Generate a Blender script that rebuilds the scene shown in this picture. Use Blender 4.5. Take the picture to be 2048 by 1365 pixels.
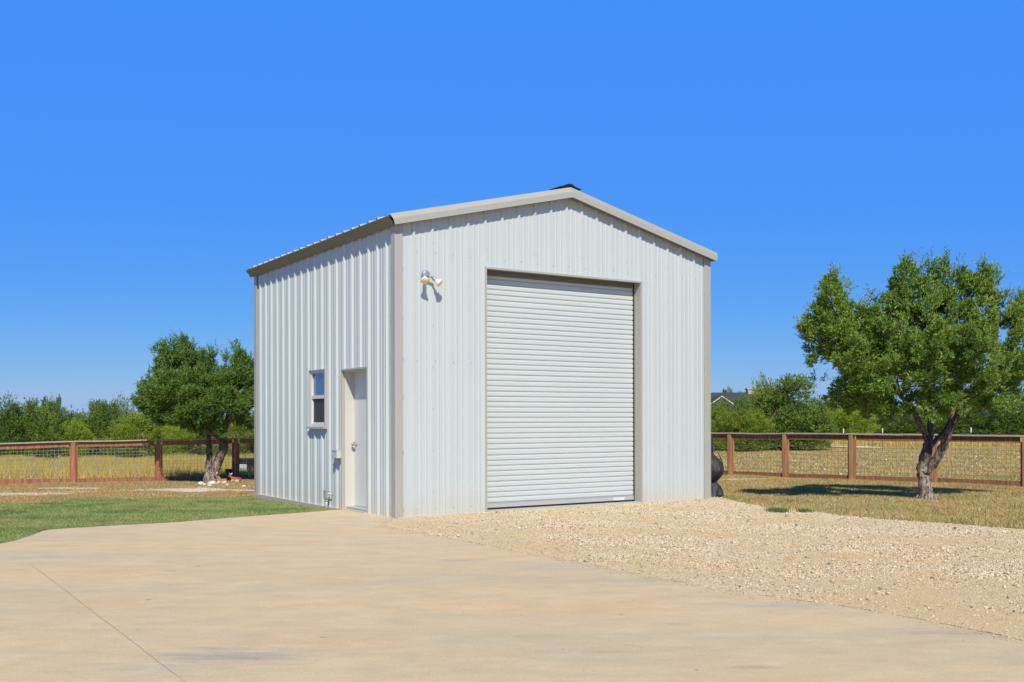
import bpy, bmesh, math, random
import numpy as np
from mathutils import Vector, Matrix, noise
R = math.radians
random.seed(5)
for o in list(bpy.data.objects): bpy.data.objects.remove(o)
scene = bpy.context.scene

# ---------------------------------------------------------------- camera
F, CX, CY, CAMH, ROLL = 2028.5, 1024.0, 839.95, 1.407, 0.0022
cam = bpy.data.cameras.new('camera'); camo = bpy.data.objects.new('camera', cam)
scene.collection.objects.link(camo); scene.camera = camo
cam.sensor_width = 36; cam.lens = 36 * F / 2048
cam.shift_y = (CY - 682.5) / 2048
cam.clip_start = 0.1; cam.clip_end = 5000
camo.matrix_world = Matrix.Translation((0, 0, CAMH)) @ Matrix.Rotation(math.pi / 2, 4, 'X') @ Matrix.Rotation(-ROLL, 4, 'Z')

# ---------------------------------------------------------------- light
SUN_EL = R(44.5)
SUN_DIR = Vector((.111, -.993, 0)).normalized() * math.cos(SUN_EL) + Vector((0, 0, math.sin(SUN_EL)))   # towards the sun
world = bpy.data.worlds.new('World'); scene.world = world; world.use_nodes = True
wn = world.node_tree; wn.nodes.clear()
sky = wn.nodes.new('ShaderNodeTexSky'); sky.sky_type = 'NISHITA'; sky.sun_disc = False
sky.sun_elevation = SUN_EL; sky.sun_rotation = math.atan2(SUN_DIR.x, SUN_DIR.y)
sky.altitude = 300; sky.air_density = 1.0; sky.dust_density = 0.2; sky.ozone_density = 3.0
bgn = wn.nodes.new('ShaderNodeBackground'); bgn.inputs['Strength'].default_value = 0.10
won = wn.nodes.new('ShaderNodeOutputWorld')
# deep clear-air grade of the physical sky: each channel keeps following the sky model's own gradient
def wmath(op, a_, b_):
    m_ = wn.nodes.new('ShaderNodeMath'); m_.operation = op
    for i_, v_ in enumerate((a_, b_)):
        if isinstance(v_, (int, float)): m_.inputs[i_].default_value = v_
        else: wn.links.new(v_, m_.inputs[i_])
    return m_.outputs[0]
sps = wn.nodes.new('ShaderNodeSeparateColor'); wn.links.new(sky.outputs[0], sps.inputs[0]); cmb = wn.nodes.new('ShaderNodeCombineColor')
r_s = wmath('MINIMUM', sps.outputs[0], 8.5); r2 = wmath('MULTIPLY', r_s, r_s); g_s = wmath('MINIMUM', sps.outputs[1], 10.0); g2 = wmath('MULTIPLY', g_s, g_s)
wn.links.new(wmath('ADD', wmath('MULTIPLY', r2, .039), .50), cmb.inputs[0])
wn.links.new(wmath('ADD', wmath('MULTIPLY', g2, .030), 2.60), cmb.inputs[1])
wn.links.new(wmath('SUBTRACT', 9.5, wmath('MULTIPLY', r2, .025)), cmb.inputs[2])
zen = wmath('MINIMUM', wmath('POWER', wmath('DIVIDE', sps.outputs[1], 2.32), 8.0), 1.0)   # the deeper blue overhead
vm = wn.nodes.new('ShaderNodeVectorMath'); vm.operation = 'SCALE'; wn.links.new(cmb.outputs[0], vm.inputs[0]); wn.links.new(zen, vm.inputs['Scale'])
wn.links.new(vm.outputs[0], bgn.inputs[0]); wn.links.new(bgn.outputs[0], won.inputs[0])
sl = bpy.data.lights.new('sun', 'SUN'); sl.energy = 4.5; sl.angle = R(.5); sl.color = (1, .91, .76)
so = bpy.data.objects.new('sun', sl); scene.collection.objects.link(so)
so.rotation_euler = SUN_DIR.to_track_quat('Z', 'Y').to_euler()
scene.view_settings.view_transform = 'Standard'; scene.view_settings.look = 'None'
scene.view_settings.exposure = 0.0; scene.view_settings.gamma = 1
scene.render.resolution_x = 1024; scene.render.resolution_y = 682

# ---------------------------------------------------------------- layout geometry
TH = 0.575
UX, UY = math.cos(TH), math.sin(TH)
C0 = (-1.678, 14.548)
SW, SL = 6.186, 6.109       # shed width and length
co_, si_ = math.cos(ROLL), math.sin(ROLL)
def at(px, py, depth):
    a, b = px - CX, py - CY
    x, y = a * co_ - b * si_, a * si_ + b * co_
    return Vector((x / F * depth, depth, CAMH - y / F * depth))
def gnd(px, py, z=0.0):
    a, b = px - CX, py - CY
    x, y = a * co_ - b * si_, a * si_ + b * co_
    d = (CAMH - z) / (y / F)
    return (x / F * d, d)
def loc(s, t):  # shed plan to world plan
    return (C0[0] + UX * s - UY * t, C0[1] + UY * s + UX * t)
def sstep(v, a, b):
    k = np.clip((v - a) / (b - a), 0, 1); return k * k * (3 - 2 * k)
def zt(x, y):
    x = np.asarray(x, float); y = np.asarray(y, float)
    left = -.03 - .37 * sstep(y + x * .25, 14.6, 26) - .12 * sstep(y, 30, 60)
    right = -.03 - .12 * sstep(y, 14, 24) - .10 * sstep(y, 30, 60)
    k = sstep(x, -4.5, 2.5)
    z = left * (1 - k) + right * k
    bump = .012 * np.sin(x * 1.3 + y * .7) * np.sin(y * .9 - x * .4) + .006 * np.sin(3.1 * x + 1.7 * y)
    return z + bump * sstep(y, 14, 18)
def ztf(x, y): return float(zt(x, y))

# ---------------------------------------------------------------- helpers
def link(o, parent=None):
    scene.collection.objects.link(o)
    if parent: o.parent = parent
    return o
def tag(o, label=None, cat=None, group=None, kind=None):
    if label: o['label'] = label
    if cat: o['category'] = cat
    if group: o['group'] = group
    if kind: o['kind'] = kind
    return o
def empty(name, loc_, rz=0.0):
    o = bpy.data.objects.new(name, None); o.empty_display_size = .2
    o.location = loc_; o.rotation_euler = (0, 0, rz); return link(o)
class MB:
    def __init__(s): s.v = []; s.f = []; s.m = []
    def add(s, vs, fs, m=0):
        n = len(s.v); s.v += [tuple(v) for v in vs]; s.f += [tuple(i + n for i in f) for f in fs]; s.m += [m] * len(fs)
    def box(s, a, b, m=0):
        x0, y0, z0 = a; x1, y1, z1 = b
        s.add([(x0, y0, z0), (x1, y0, z0), (x1, y1, z0), (x0, y1, z0), (x0, y0, z1), (x1, y0, z1), (x1, y1, z1), (x0, y1, z1)],
              [(0, 3, 2, 1), (4, 5, 6, 7), (0, 1, 5, 4), (1, 2, 6, 5), (2, 3, 7, 6), (3, 0, 4, 7)], m)
    def obox(s, c, ax, ay, hx, hy, z0, z1, m=0):   # box turned in plan
        vs = []
        for z in (z0, z1):
            for i, j in ((-1, -1), (1, -1), (1, 1), (-1, 1)):
                vs.append((c[0] + ax[0] * hx * i + ay[0] * hy * j, c[1] + ax[1] * hx * i + ay[1] * hy * j, z))
        s.add(vs, [(0, 3, 2, 1), (4, 5, 6, 7), (0, 1, 5, 4), (1, 2, 6, 5), (2, 3, 7, 6), (3, 0, 4, 7)], m)
    def prism(s, poly, y0, y1, plane='xz', m=0):
        n = len(poly)
        f = (lambda p, h: (p[0], h, p[1])) if plane == 'xz' else ((lambda p, h: (h, p[0], p[1])) if plane == 'yz' else (lambda p, h: (p[0], p[1], h)))
        vs = [f(p, y0) for p in poly] + [f(p, y1) for p in poly]
        fs = [tuple(range(n)), tuple(range(2 * n - 1, n - 1, -1))] + [(i, i + n, (i + 1) % n + n, (i + 1) % n) for i in range(n)]
        s.add(vs, fs, m)
    def tube(s, pts, rad, n=8, m=0, cap=True, wob=0, seed=0):
        pts = [Vector(p) for p in pts]; rr = rad if isinstance(rad, (list, tuple)) else [rad] * len(pts)
        rnd = random.Random(seed)
        base = len(s.v); up = None
        for i, p in enumerate(pts):
            d = (pts[min(i + 1, len(pts) - 1)] - pts[max(i - 1, 0)]).normalized()
            if up is None: up = d.orthogonal().normalized()
            x = (up - d * up.dot(d)).normalized(); up = x; y = d.cross(x)
            for k in range(n):
                a = 2 * math.pi * k / n
                q = rr[i] * (1 + (wob * (rnd.random() - .5) * 2 if wob else 0))
                s.v.append(tuple(p + (x * math.cos(a) + y * math.sin(a)) * q))
        for i in range(len(pts) - 1):
            for k in range(n):
                a = base + i * n + k; b = base + i * n + (k + 1) % n
                s.f.append((a, b, b + n, a + n)); s.m.append(m)
        if cap:
            s.f.append(tuple(base + k for k in range(n - 1, -1, -1))); s.m.append(m)
            s.f.append(tuple(base + (len(pts) - 1) * n + k for k in range(n))); s.m.append(m)
    def disc(s, c, nrm, r, h, n=6, m=0):
        nrm = Vector(nrm).normalized(); s.tube([Vector(c), Vector(c) + nrm * h], r, n, m)
    def lathe(s, prof, origin, axis, n=16, m=0):
        ax = Vector(axis).normalized(); x = ax.orthogonal().normalized(); y = ax.cross(x); o = Vector(origin)
        base = len(s.v)
        for (r, h) in prof:
            for k in range(n):
                a = 2 * math.pi * k / n
                s.v.append(tuple(o + ax * h + (x * math.cos(a) + y * math.sin(a)) * r))
        for i in range(len(prof) - 1):
            for k in range(n):
                a = base + i * n + k; b = base + i * n + (k + 1) % n
                s.f.append((a, b, b + n, a + n)); s.m.append(m)
        s.f.append(tuple(base + k for k in range(n - 1, -1, -1))); s.m.append(m)
        s.f.append(tuple(base + (len(prof) - 1) * n + k for k in range(n))); s.m.append(m)
    def build(s, name, mats, parent=None, smooth=False, bevel=0.0):
        me = bpy.data.meshes.new(name); me.from_pydata(s.v, [], s.f)
        for mt in (mats if isinstance(mats, (list, tuple)) else [mats]): me.materials.append(mt)
        me.polygons.foreach_set('material_index', s.m)
        bm = bmesh.new(); bm.from_mesh(me); bmesh.ops.recalc_face_normals(bm, faces=bm.faces); bm.to_mesh(me); bm.free()
        if smooth: me.polygons.foreach_set('use_smooth', [True] * len(me.polygons))
        me.update()
        o = link(bpy.data.objects.new(name, me), parent)
        if bevel:
            b = o.modifiers.new('bevel', 'BEVEL'); b.width = bevel; b.segments = 2; b.limit_method = 'ANGLE'; b.angle_limit = R(40)
        return o
def np_mesh(name, V, T, mats, parent=None, midx=None):
    me = bpy.data.meshes.new(name); V = np.ascontiguousarray(V, np.float32); T = np.ascontiguousarray(T, np.int32); k = T.shape[1]
    me.vertices.add(len(V)); me.vertices.foreach_set('co', V.ravel())
    me.loops.add(T.size); me.loops.foreach_set('vertex_index', T.ravel())
    me.polygons.add(len(T)); me.polygons.foreach_set('loop_start', np.arange(len(T), dtype=np.int32) * k)
    for mt in (mats if isinstance(mats, (list, tuple)) else [mats]): me.materials.append(mt)
    if midx is not None: me.polygons.foreach_set('material_index', np.ascontiguousarray(midx, np.int32))
    me.update(calc_edges=True); me.validate()
    o = bpy.data.objects.new(name, me)
    return link(o, parent)

# ---------------------------------------------------------------- materials
class NT:
    def __init__(s, name, **kw):
        s.mat = bpy.data.materials.new(name); s.mat.use_nodes = True; s.t = s.mat.node_tree
        s.b = s.t.nodes['Principled BSDF']; s.out = s.t.nodes['Material Output']
        s.tc = s.t.nodes.new('ShaderNodeTexCoord'); s.vec = s.tc.outputs['Object']
        for k, v in kw.items(): s.b.inputs[k].default_value = v
    def N(s, typ, **kw):
        n = s.t.nodes.new(typ)
        for k, v in kw.items():
            if k.startswith('i_'): n.inputs[k[2:].replace('_', ' ')].default_value = v
            else: setattr(n, k, v)
        return n
    def L(s, a, b): s.t.links.new(a, b)
    def mapping(s, scale=(1, 1, 1), rot=(0, 0, 0), src=None):
        m = s.N('ShaderNodeMapping'); m.inputs['Scale'].default_value = scale; m.inputs['Rotation'].default_value = rot
        s.L(src or s.vec, m.inputs[0]); return m.outputs[0]
    def noise(s, scale, detail=4, rough=.55, vec=None, dist=0):
        n = s.N('ShaderNodeTexNoise'); n.inputs['Scale'].default_value = scale; n.inputs['Detail'].default_value = detail
        n.inputs['Roughness'].default_value = rough; n.inputs['Distortion'].default_value = dist
        s.L(vec or s.vec, n.inputs['Vector']); return n.outputs['Fac']
    def ramp(s, fac, stops):
        r = s.N('ShaderNodeValToRGB'); e = r.color_ramp.elements
        while len(e) < len(stops): e.new(.5)
        for i, (p, c) in enumerate(stops):
            e[i].position = p; e[i].color = (*c, 1) if isinstance(c, tuple) else (c, c, c, 1)
        s.L(fac, r.inputs[0]); return r.outputs[0]
    def mix(s, fac, a, b, mode='MIX'):
        m = s.N('ShaderNodeMix', data_type='RGBA', blend_type=mode)
        for sock, v in ((m.inputs['Factor'], fac), (m.inputs[6], a), (m.inputs[7], b)):
            if isinstance(v, (int, float)): sock.default_value = v
            elif isinstance(v, tuple): sock.default_value = (*v, 1)
            else: s.L(v, sock)
        return m.outputs[2]
    def math(s, op, a, b=0.0, clamp=False):
        m = s.N('ShaderNodeMath', operation=op); m.use_clamp = clamp
        for i, v in enumerate((a, b)):
            if isinstance(v, (int, float)): m.inputs[i].default_value = v
            else: s.L(v, m.inputs[i])
        return m.outputs[0]
    def col(s, v):
        if isinstance(v, tuple): s.b.inputs['Base Color'].default_value = (*v, 1)
        else: s.L(v, s.b.inputs['Base Color'])
    def bump(s, h, strength=.3, dist=.01):
        b = s.N('ShaderNodeBump'); b.inputs['Strength'].default_value = strength; b.inputs['Distance'].default_value = dist
        s.L(h, b.inputs['Height']); s.L(b.outputs[0], s.b.inputs['Normal'])
    def rough(s, v):
        if isinstance(v, (int, float)): s.b.inputs['Roughness'].default_value = v
        else: s.L(v, s.b.inputs['Roughness'])

def simple(name, c, rough=.5, metal=0.0, var=.08, scale=6, bump=0.0, spec=.5):
    m = NT(name); m.b.inputs['Metallic'].default_value = metal; m.b.inputs['Specular IOR Level'].default_value = spec
    n = m.noise(scale, 5)
    m.col(m.mix(n, tuple(x * (1 - var) for x in c), tuple(min(1, x * (1 + var)) for x in c))); m.rough(rough)
    if bump: m.bump(m.noise(scale * 6, 4), bump, .005)
    return m.mat

def siding_mat():
    m = NT('siding_paint')
    big = m.noise(.7, 3); fine = m.noise(30, 3)
    c = m.mix(big, (.52, .575, .57), (.555, .61, .60))
    streak = m.noise(5, 4, vec=m.mapping((3, 3, .12)))
    c = m.mix(m.ramp(streak, [(.5, 0.0), (.8, .07)]), c, (.44, .49, .46))
    sep = m.N('ShaderNodeSeparateXYZ'); m.L(m.vec, sep.inputs[0])
    low = m.math('MULTIPLY', m.math('SUBTRACT', .42, sep.outputs[2], True), m.math('MULTIPLY', m.noise(5, 6, .7), 1.7), True)
    c = m.mix(low, c, (.55, .47, .36)); m.col(c)
    m.rough(m.ramp(fine, [(.3, .38), (.7, .48)])); m.b.inputs['Specular IOR Level'].default_value = .4
    m.bump(m.noise(1.8, 3, vec=m.mapping((1, 1, .6))), .18, .03)
    return m.mat
M_SIDE = siding_mat()
M_TRIM = simple('trim_paint', (.415, .415, .365), .42, var=.05, scale=1.5)
M_TRIM_SHADE = simple('trim_painted_shade', (.17, .165, .13), .5, var=.08, scale=2)  # darker copy of the trim colour, shade of the undersides painted in
M_SCREW = simple('screw_head', (.42, .43, .42), .4, metal=.3)
M_ROOF = simple('roof_metal', (.46, .49, .50), .35, var=.04, scale=1)
M_BLACK = simple('black_rubber', (.012, .012, .012), .6)
M_BLACKP = simple('black_vent', (.016, .018, .022), .5)
def slat_mat():
    m = NT('curtain_paint'); n = m.noise(4, 4, vec=m.mapping((.4, 1, 4)))
    m.col(m.mix(n, (.56, .61, .59), (.615, .665, .635))); m.rough(.38)
    return m.mat
M_SLAT = slat_mat()
M_BAR = simple('bottom_bar', (.46, .475, .45), .4, var=.06, scale=3)
M_DOORW = simple('white_door_paint', (.66, .68, .67), .4, var=.02, scale=3)
M_CREAM = simple('cream_frame_paint', (.60, .59, .53), .42, var=.03, scale=3)
M_VINYL = simple('white_vinyl', (.68, .69, .68), .35, var=.02)
M_STEEL = simple('satin_nickel', (.45, .43, .38), .28, metal=.8)
M_CONC = simple('foundation_concrete', (.50, .47, .40), .9, var=.15, scale=8, bump=.4)
M_STICK = simple('white_sticker', (.80, .82, .86), .4, var=.01)
M_INK = simple('grey_ink', (.35, .36, .42), .5)
def glass(name, c, rough=.04):
    m = NT(name); m.col(c); m.rough(rough); m.b.inputs['Specular IOR Level'].default_value = 1.0; m.b.inputs['IOR'].default_value = 1.6
    m.b.inputs['Coat Weight'].default_value = .6; m.b.inputs['Coat Roughness'].default_value = .02
    return m.mat
M_GLASS = glass('window_glass', (.022, .07, .17)); M_SCREEN = simple('insect_screen', (.035, .04, .045), .55, scale=80)

def concrete_mat():
    m = NT('driveway_concrete'); m.vec = m.N('ShaderNodeNewGeometry').outputs['Position']
    streak = m.noise(.55, 7, .6, vec=m.mapping((.35, 1.6, 1), (0, 0, R(4))))
    c = m.ramp(streak, [(.28, (.50, .46, .34)), (.42, (.63, .52, .335)), (.55, (.70, .55, .33)), (.70, (.75, .53, .285))])
    br = m.noise(9, 5, .6, vec=m.mapping((.25, 3.2, 1), (0, 0, R(-6))))
    c = m.mix(m.ramp(br, [(.32, 0.0), (.72, .55)]), c, (.60, .53, .40))
    br2 = m.noise(22, 6, .7, vec=m.mapping((.12, 2.6, 1), (0, 0, R(3))))
    c = m.mix(m.ramp(br2, [(.50, 0.0), (.75, .45)]), c, (.80, .66, .46))
    c = m.mix(m.ramp(br2, [(.25, .4), (.42, 0.0)]), c, (.50, .44, .32))
    orange = m.noise(.8, 4, vec=m.mapping((.6, 1.3, 1)))
    c = m.mix(m.ramp(orange, [(.55, 0.0), (.72, .38)]), c, (.68, .43, .22))
    grey = m.noise(.9, 6, .62, vec=m.mapping((.45, 1.7, 1), (0, 0, R(5)), None))
    c = m.mix(m.ramp(grey, [(.60, 0.0), (.74, .5)]), c, (.46, .47, .43))
    ragged = m.noise(2.6, 7, .72, vec=m.mapping((.5, 1.8, 1), (0, 0, R(8))))
    for (px, py, rx, ry, amt, colr) in ((455, 1312, .75, .26, .9, (.36, .38, .35)), (300, 1335, .6, .2, .6, (.44, .45, .42)), (945, 1121, .5, .16, .6, (.38, .40, .38)),
                                  (1350, 1250, .22, .12, .5, (.42, .40, .32)), (1505, 1334, .2, .05, .7, (.33, .30, .22)), (770, 1165, .35, .16, .4, (.45, .45, .42)), (30, 1110, 1.3, .55, .5, (.52, .51, .46)),
                                  (1330, 1160, .9, .22, .6, (.46, .46, .40)), (1600, 1212, .9, .22, .6, (.46, .46, .40)), (1130, 1135, .7, .2, .5, (.48, .49, .45)), (1880, 1262, .7, .2, .5, (.48, .47, .41)), (1890, 1268, .5, .1, .5, (.50, .33, .20)),
                                  (740, 1045, .8, .7, .5, (.55, .53, .48)), (350, 1142, .25, .05, .8, (.26, .26, .24)), (1220, 1305, .35, .04, .55, (.48, .32, .20)), (1268, 1291, .12, .05, .6, (.40, .36, .28)), (1430, 1275, .5, .1, .4, (.52, .50, .42))):
        gx, gy = gnd(px, py)
        wv = m.N('ShaderNodeVectorMath', operation='SUBTRACT'); m.L(m.vec, wv.inputs[0]); wv.inputs[1].default_value = (gx, gy, 0)
        sc = m.N('ShaderNodeVectorMath', operation='MULTIPLY'); m.L(wv.outputs[0], sc.inputs[0]); sc.inputs[1].default_value = (1 / rx, 1 / ry, 0)
        ln = m.N('ShaderNodeVectorMath', operation='LENGTH'); m.L(sc.outputs[0], ln.inputs[0])
        k = m.math('MULTIPLY', m.math('SUBTRACT', m.math('ADD', -.55, m.math('MULTIPLY', ragged, 2.9)), ln.outputs['Value'], True), m.math('MULTIPLY', br, 2.2 * amt), True)
        c = m.mix(k, c, colr)
    mott = m.noise(3.2, 8, .75, vec=m.mapping((.7, 1.3, 1)))
    c = m.mix(m.ramp(mott, [(.36, .5), (.5, 0.0)]), c, (.52, .44, .31)); c = m.mix(m.ramp(mott, [(.52, 0.0), (.68, .5)]), c, (.76, .67, .49))
    fine = m.noise(75, 5, .8, vec=m.mapping((.7, 1.6, 1)))
    c = m.mix(m.ramp(fine, [(.36, .38), (.5, 0.0)]), c, (.40, .33, .23))
    c = m.mix(m.ramp(fine, [(.52, 0.0), (.66, .35)]), c, (.90, .80, .62))
    crk = m.N('ShaderNodeTexVoronoi'); crk.feature = 'DISTANCE_TO_EDGE'; crk.inputs['Scale'].default_value = .22
    wv = m.N('ShaderNodeVectorMath', operation='ADD'); nz = m.N('ShaderNodeTexNoise'); nz.inputs['Scale'].default_value = 1.4; nz.inputs['Detail'].default_value = 6; m.L(m.vec, nz.inputs['Vector']); m.L(m.vec, wv.inputs[0]); m.L(nz.outputs['Color'], wv.inputs[1]); m.L(wv.outputs[0], crk.inputs['Vector'])
    c = m.mix(m.math('MULTIPLY', m.ramp(crk.outputs['Distance'], [(0.0, .16), (.0020, 0.0)]), m.ramp(m.noise(.5, 2), [(.5, 0.0), (.6, 1.0)])), c, (.33, .27, .19))
    spk = m.noise(11, 2, .5); c = m.mix(m.ramp(spk, [(.24, .7), (.262, 0.0)]), c, (.30, .25, .18))
    m.col(c); m.rough(.88); m.b.inputs['Specular IOR Level'].default_value = .25
    m.bump(m.noise(60, 5, .7, vec=m.mapping((1, 3, 1))), .35, .003)
    return m.mat
M_DRIVE = concrete_mat()
def gravel_base():
    m = NT('gravel_fines'); m.vec = m.N('ShaderNodeNewGeometry').outputs['Position']
    v = m.N('ShaderNodeTexVoronoi'); v.inputs['Scale'].default_value = 95; m.L(m.vec, v.inputs['Vector'])
    sepc = m.N('ShaderNodeSeparateColor'); m.L(v.outputs['Color'], sepc.inputs[0])
    c = m.ramp(sepc.outputs[0], [(.0, (.36, .26, .15)), (.2, (.60, .48, .29)), (.6, (.70, .57, .36)), (1, (.77, .68, .48))])
    big = m.noise(.7, 5)
    c = m.mix(m.ramp(big, [(.42, 0.0), (.65, .6)]), c, (.70, .50, .27))
    m.col(c); m.rough(.92); m.b.inputs['Specular IOR Level'].default_value = .2
    m.bump(m.math('ADD', v.outputs['Distance'], m.noise(40, 4)), .6, .008)
    return m.mat
M_GRAV = gravel_base()
def island_mat(name, stops, rough=.8, trans=0.0, big=None, spec=.25, bigscale=.6, objcol=False, big2=None):
    m = NT(name); g = m.N('ShaderNodeNewGeometry'); m.vec = g.outputs['Position']
    c = m.ramp(g.outputs['Random Per Island'], stops)
    if big:
        c = m.mix(m.ramp(m.noise(bigscale, 4), [(.42, 0.0), (.62, big[1])]), c, big[0])
    if big2: c = m.mix(m.ramp(m.noise(big2[2], 6, .7), [(.48, 0.0), (.60, big2[1])]), c, big2[0])
    if objcol:
        oi = m.N('ShaderNodeObjectInfo'); c = m.mix(1.0, c, oi.outputs['Color'], 'MULTIPLY')
    m.col(c); m.rough(rough); m.b.inputs['Specular IOR Level'].default_value = spec
    if trans:
        tr = m.N('ShaderNodeBsdfTranslucent'); m.L(c, tr.inputs[0]); mx = m.N('ShaderNodeMixShader'); mx.inputs[0].default_value = trans
        m.L(m.b.outputs[0], mx.inputs[1]); m.L(tr.outputs[0], mx.inputs[2]); m.L(mx.outputs[0], m.out.inputs[0])
    return m.mat
M_PEB = island_mat('pebbles', [(0, (.12, .11, .10)), (.08, (.26, .23, .18)), (.15, (.44, .37, .28)), (.23, (.62, .39, .20)), (.36, (.73, .62, .41)), (.7, (.79, .70, .50)), (.90, (.82, .76, .58)), (1, (.86, .82, .72))], .85, 0, ((.68, .48, .27), .35), bigscale=.9)
M_LAWN = island_mat('lawn_blades', [(0, (.12, .22, .05)), (.4, (.29, .42, .10)), (.68, (.45, .53, .18)), (.88, (.56, .54, .24)), (1, (.72, .62, .36))], .6, .28, ((.46, .46, .18), .6), big2=((.13, .22, .06), .55, 1.1))
M_DRY = island_mat('dry_blades', [(0, (.24, .17, .07)), (.3, (.52, .38, .16)), (.6, (.70, .53, .25)), (.85, (.82, .70, .42)), (.92, (.32, .36, .13)), (1, (.22, .27, .09))], .7, .25, ((.60, .37, .14), .8), big2=((.36, .34, .17), .6, 1.0))
M_DRYR = island_mat('dry_blades_olive', [(0, (.24, .17, .06)), (.3, (.54, .41, .16)), (.6, (.74, .58, .25)), (.84, (.85, .73, .41)), (.92, (.34, .38, .13)), (1, (.20, .27, .08))], .7, .25, ((.36, .38, .14), .6), bigscale=.9, big2=((.66, .42, .18), .6, 1.6))
M_GOLD = island_mat('tall_golden_blades', [(0, (.38, .27, .08)), (.35, (.62, .45, .12)), (.7, (.76, .58, .17)), (.9, (.66, .60, .16)), (1, (.84, .70, .34))], .7, .3, ((.62, .56, .10), .7), bigscale=.25)
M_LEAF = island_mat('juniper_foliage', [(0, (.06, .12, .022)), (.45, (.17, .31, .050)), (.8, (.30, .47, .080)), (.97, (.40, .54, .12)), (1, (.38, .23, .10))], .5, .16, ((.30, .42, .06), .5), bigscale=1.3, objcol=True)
M_LEAFD = island_mat('far_cedar_foliage', [(0, (.06, .12, .022)), (.5, (.16, .27, .045)), (1, (.29, .41, .075))], .6, .20, ((.25, .35, .045), .5), bigscale=.5, objcol=True)
def bark(name, pale, dark, big):
    m = NT(name); v = m.mapping((20, 20, 4.5)); n = m.noise(1.0, 7, .7, vec=v, dist=1.2)
    c = m.ramp(n, [(.42, dark), (.50, tuple((a + b) / 2 for a, b in zip(pale, dark))), (.60, pale)])
    if big: c = m.mix(m.ramp(m.noise(2.2, 3), [(.45, 0.0), (.6, .7)]), c, big)
    m.col(c); m.rough(.9); m.bump(n, 1.0, .05); return m.mat
M_BARK = bark('juniper_bark', (.34, .28, .22), (.035, .025, .018), (.10, .055, .035))
M_BARKB = bark('pale_peeling_bark', (.52, .44, .35), (.07, .045, .03), None)
def wood(name, c1, c2, c3):
    m = NT(name); g = m.N('ShaderNodeNewGeometry')
    n = m.noise(1.0, 6, .6, vec=m.mapping((18, 18, 1.3))); c = m.ramp(n, [(.3, c1), (.52, c2), (.7, c3)])
    c = m.mix(m.math('MULTIPLY', g.outputs['Random Per Island'], .35), c, tuple(x * .62 for x in c2))
    m.col(c); m.rough(.75); m.bump(n, .3, .01); return m.mat
M_WRED = wood('red_stained_wood', (.19, .075, .038), (.38, .15, .075), (.50, .235, .125))
M_WBRN = wood('brown_stained_wood', (.20, .11, .05), (.42, .215, .10), (.62, .35, .17))
M_WDARK = wood('rail_stained_wood', (.13, .065, .035), (.28, .125, .06), (.38, .19, .10))
M_CAP = simple('weathered_cap_board', (.40, .35, .29), .85, var=.3, scale=5)
M_WIRE = simple('galvanised_wire', (.42, .44, .42), .45, metal=.5)
M_WIREBR = simple('weathered_wire', (.16, .13, .10), .6, metal=.3)
M_ROCK = simple('white_limestone', (.72, .68, .60), .9, var=.18, scale=9, bump=.6)
M_TPOST = simple('green_steel_post', (.10, .12, .09), .6); M_TTOP = simple('white_post_tip', (.80, .80, .76), .5)
M_COVER = simple('black_cover_fabric', (.030, .031, .033), .62, var=.25, scale=5, bump=.3)
M_STRAP = simple('black_webbing', (.010, .010, .010), .7)
M_POT = simple('black_plastic', (.010, .010, .010), .45)
M_GREYP = simple('grey_plastic_box', (.55, .58, .60), .45, var=.04); M_GREYD = simple('grey_conduit', (.33, .37, .38), .5)
M_LBASE = simple('cast_grey_metal', (.34, .38, .43), .42, metal=.3)
M_BULB = simple('white_bulb_glass', (.82, .84, .80), .2); M_AMBER = simple('amber_lens', (.86, .66, .30), .22, var=.12, scale=30)
M_SHING = simple('dark_grey_shingle', (.055, .062, .072), .8, var=.25, scale=2); M_HWALL = simple('house_wall_paint', (.20, .20, .19), .8)
M_WHITE = simple('white_fascia', (.72, .72, .70), .5); M_STONE = simple('chimney_stone', (.50, .42, .32), .9, var=.3, scale=2)

def dry_ground():
    m = NT('dry_soil_ground'); m.vec = m.N('ShaderNodeNewGeometry').outputs['Position']
    n = m.noise(.35, 6); f = m.noise(14, 5, .7)
    c = m.ramp(n, [(.35, (.42, .33, .17)), (.5, (.50, .39, .21)), (.65, (.54, .40, .21))])
    c = m.mix(m.ramp(f, [(.35, .6), (.6, 0.0)]), c, (.20, .14, .06))
    patch = m.noise(1.1, 5, .6)
    for (px, py, z, rx, ry) in ((352, 979, -.31, 1.4, 1.6), (450, 978, -.31, 1.4, .9), (60, 994, -.22, 1.5, 1.3), (10, 977, -.29, 1.0, 1.1), (122, 975, -.29, 1.3, 1.1), (200, 985, -.27, 1.4, .85),
                                (1490, 960, -.15, .9, .4)):
        gx, gy = gnd(px, py, z)
        wv = m.N('ShaderNodeVectorMath', operation='SUBTRACT'); m.L(m.vec, wv.inputs[0]); wv.inputs[1].default_value = (gx, gy, 0)
        sc = m.N('ShaderNodeVectorMath', operation='MULTIPLY'); m.L(wv.outputs[0], sc.inputs[0]); sc.inputs[1].default_value = (1 / rx, 1 / ry, 0)
        ln = m.N('ShaderNodeVectorMath', operation='LENGTH'); m.L(sc.outputs[0], ln.inputs[0])
        k = m.math('MULTIPLY', m.math('SUBTRACT', m.math('ADD', .55, patch), ln.outputs['Value'], True), 5.0, True)
        c = m.mix(k, c, (.76, .70, .60))
    m.col(c); m.rough(.95); m.b.inputs['Specular IOR Level'].default_value = .1; m.bump(f, .6, .03)
    return m.mat
M_SOIL = dry_ground()
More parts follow.
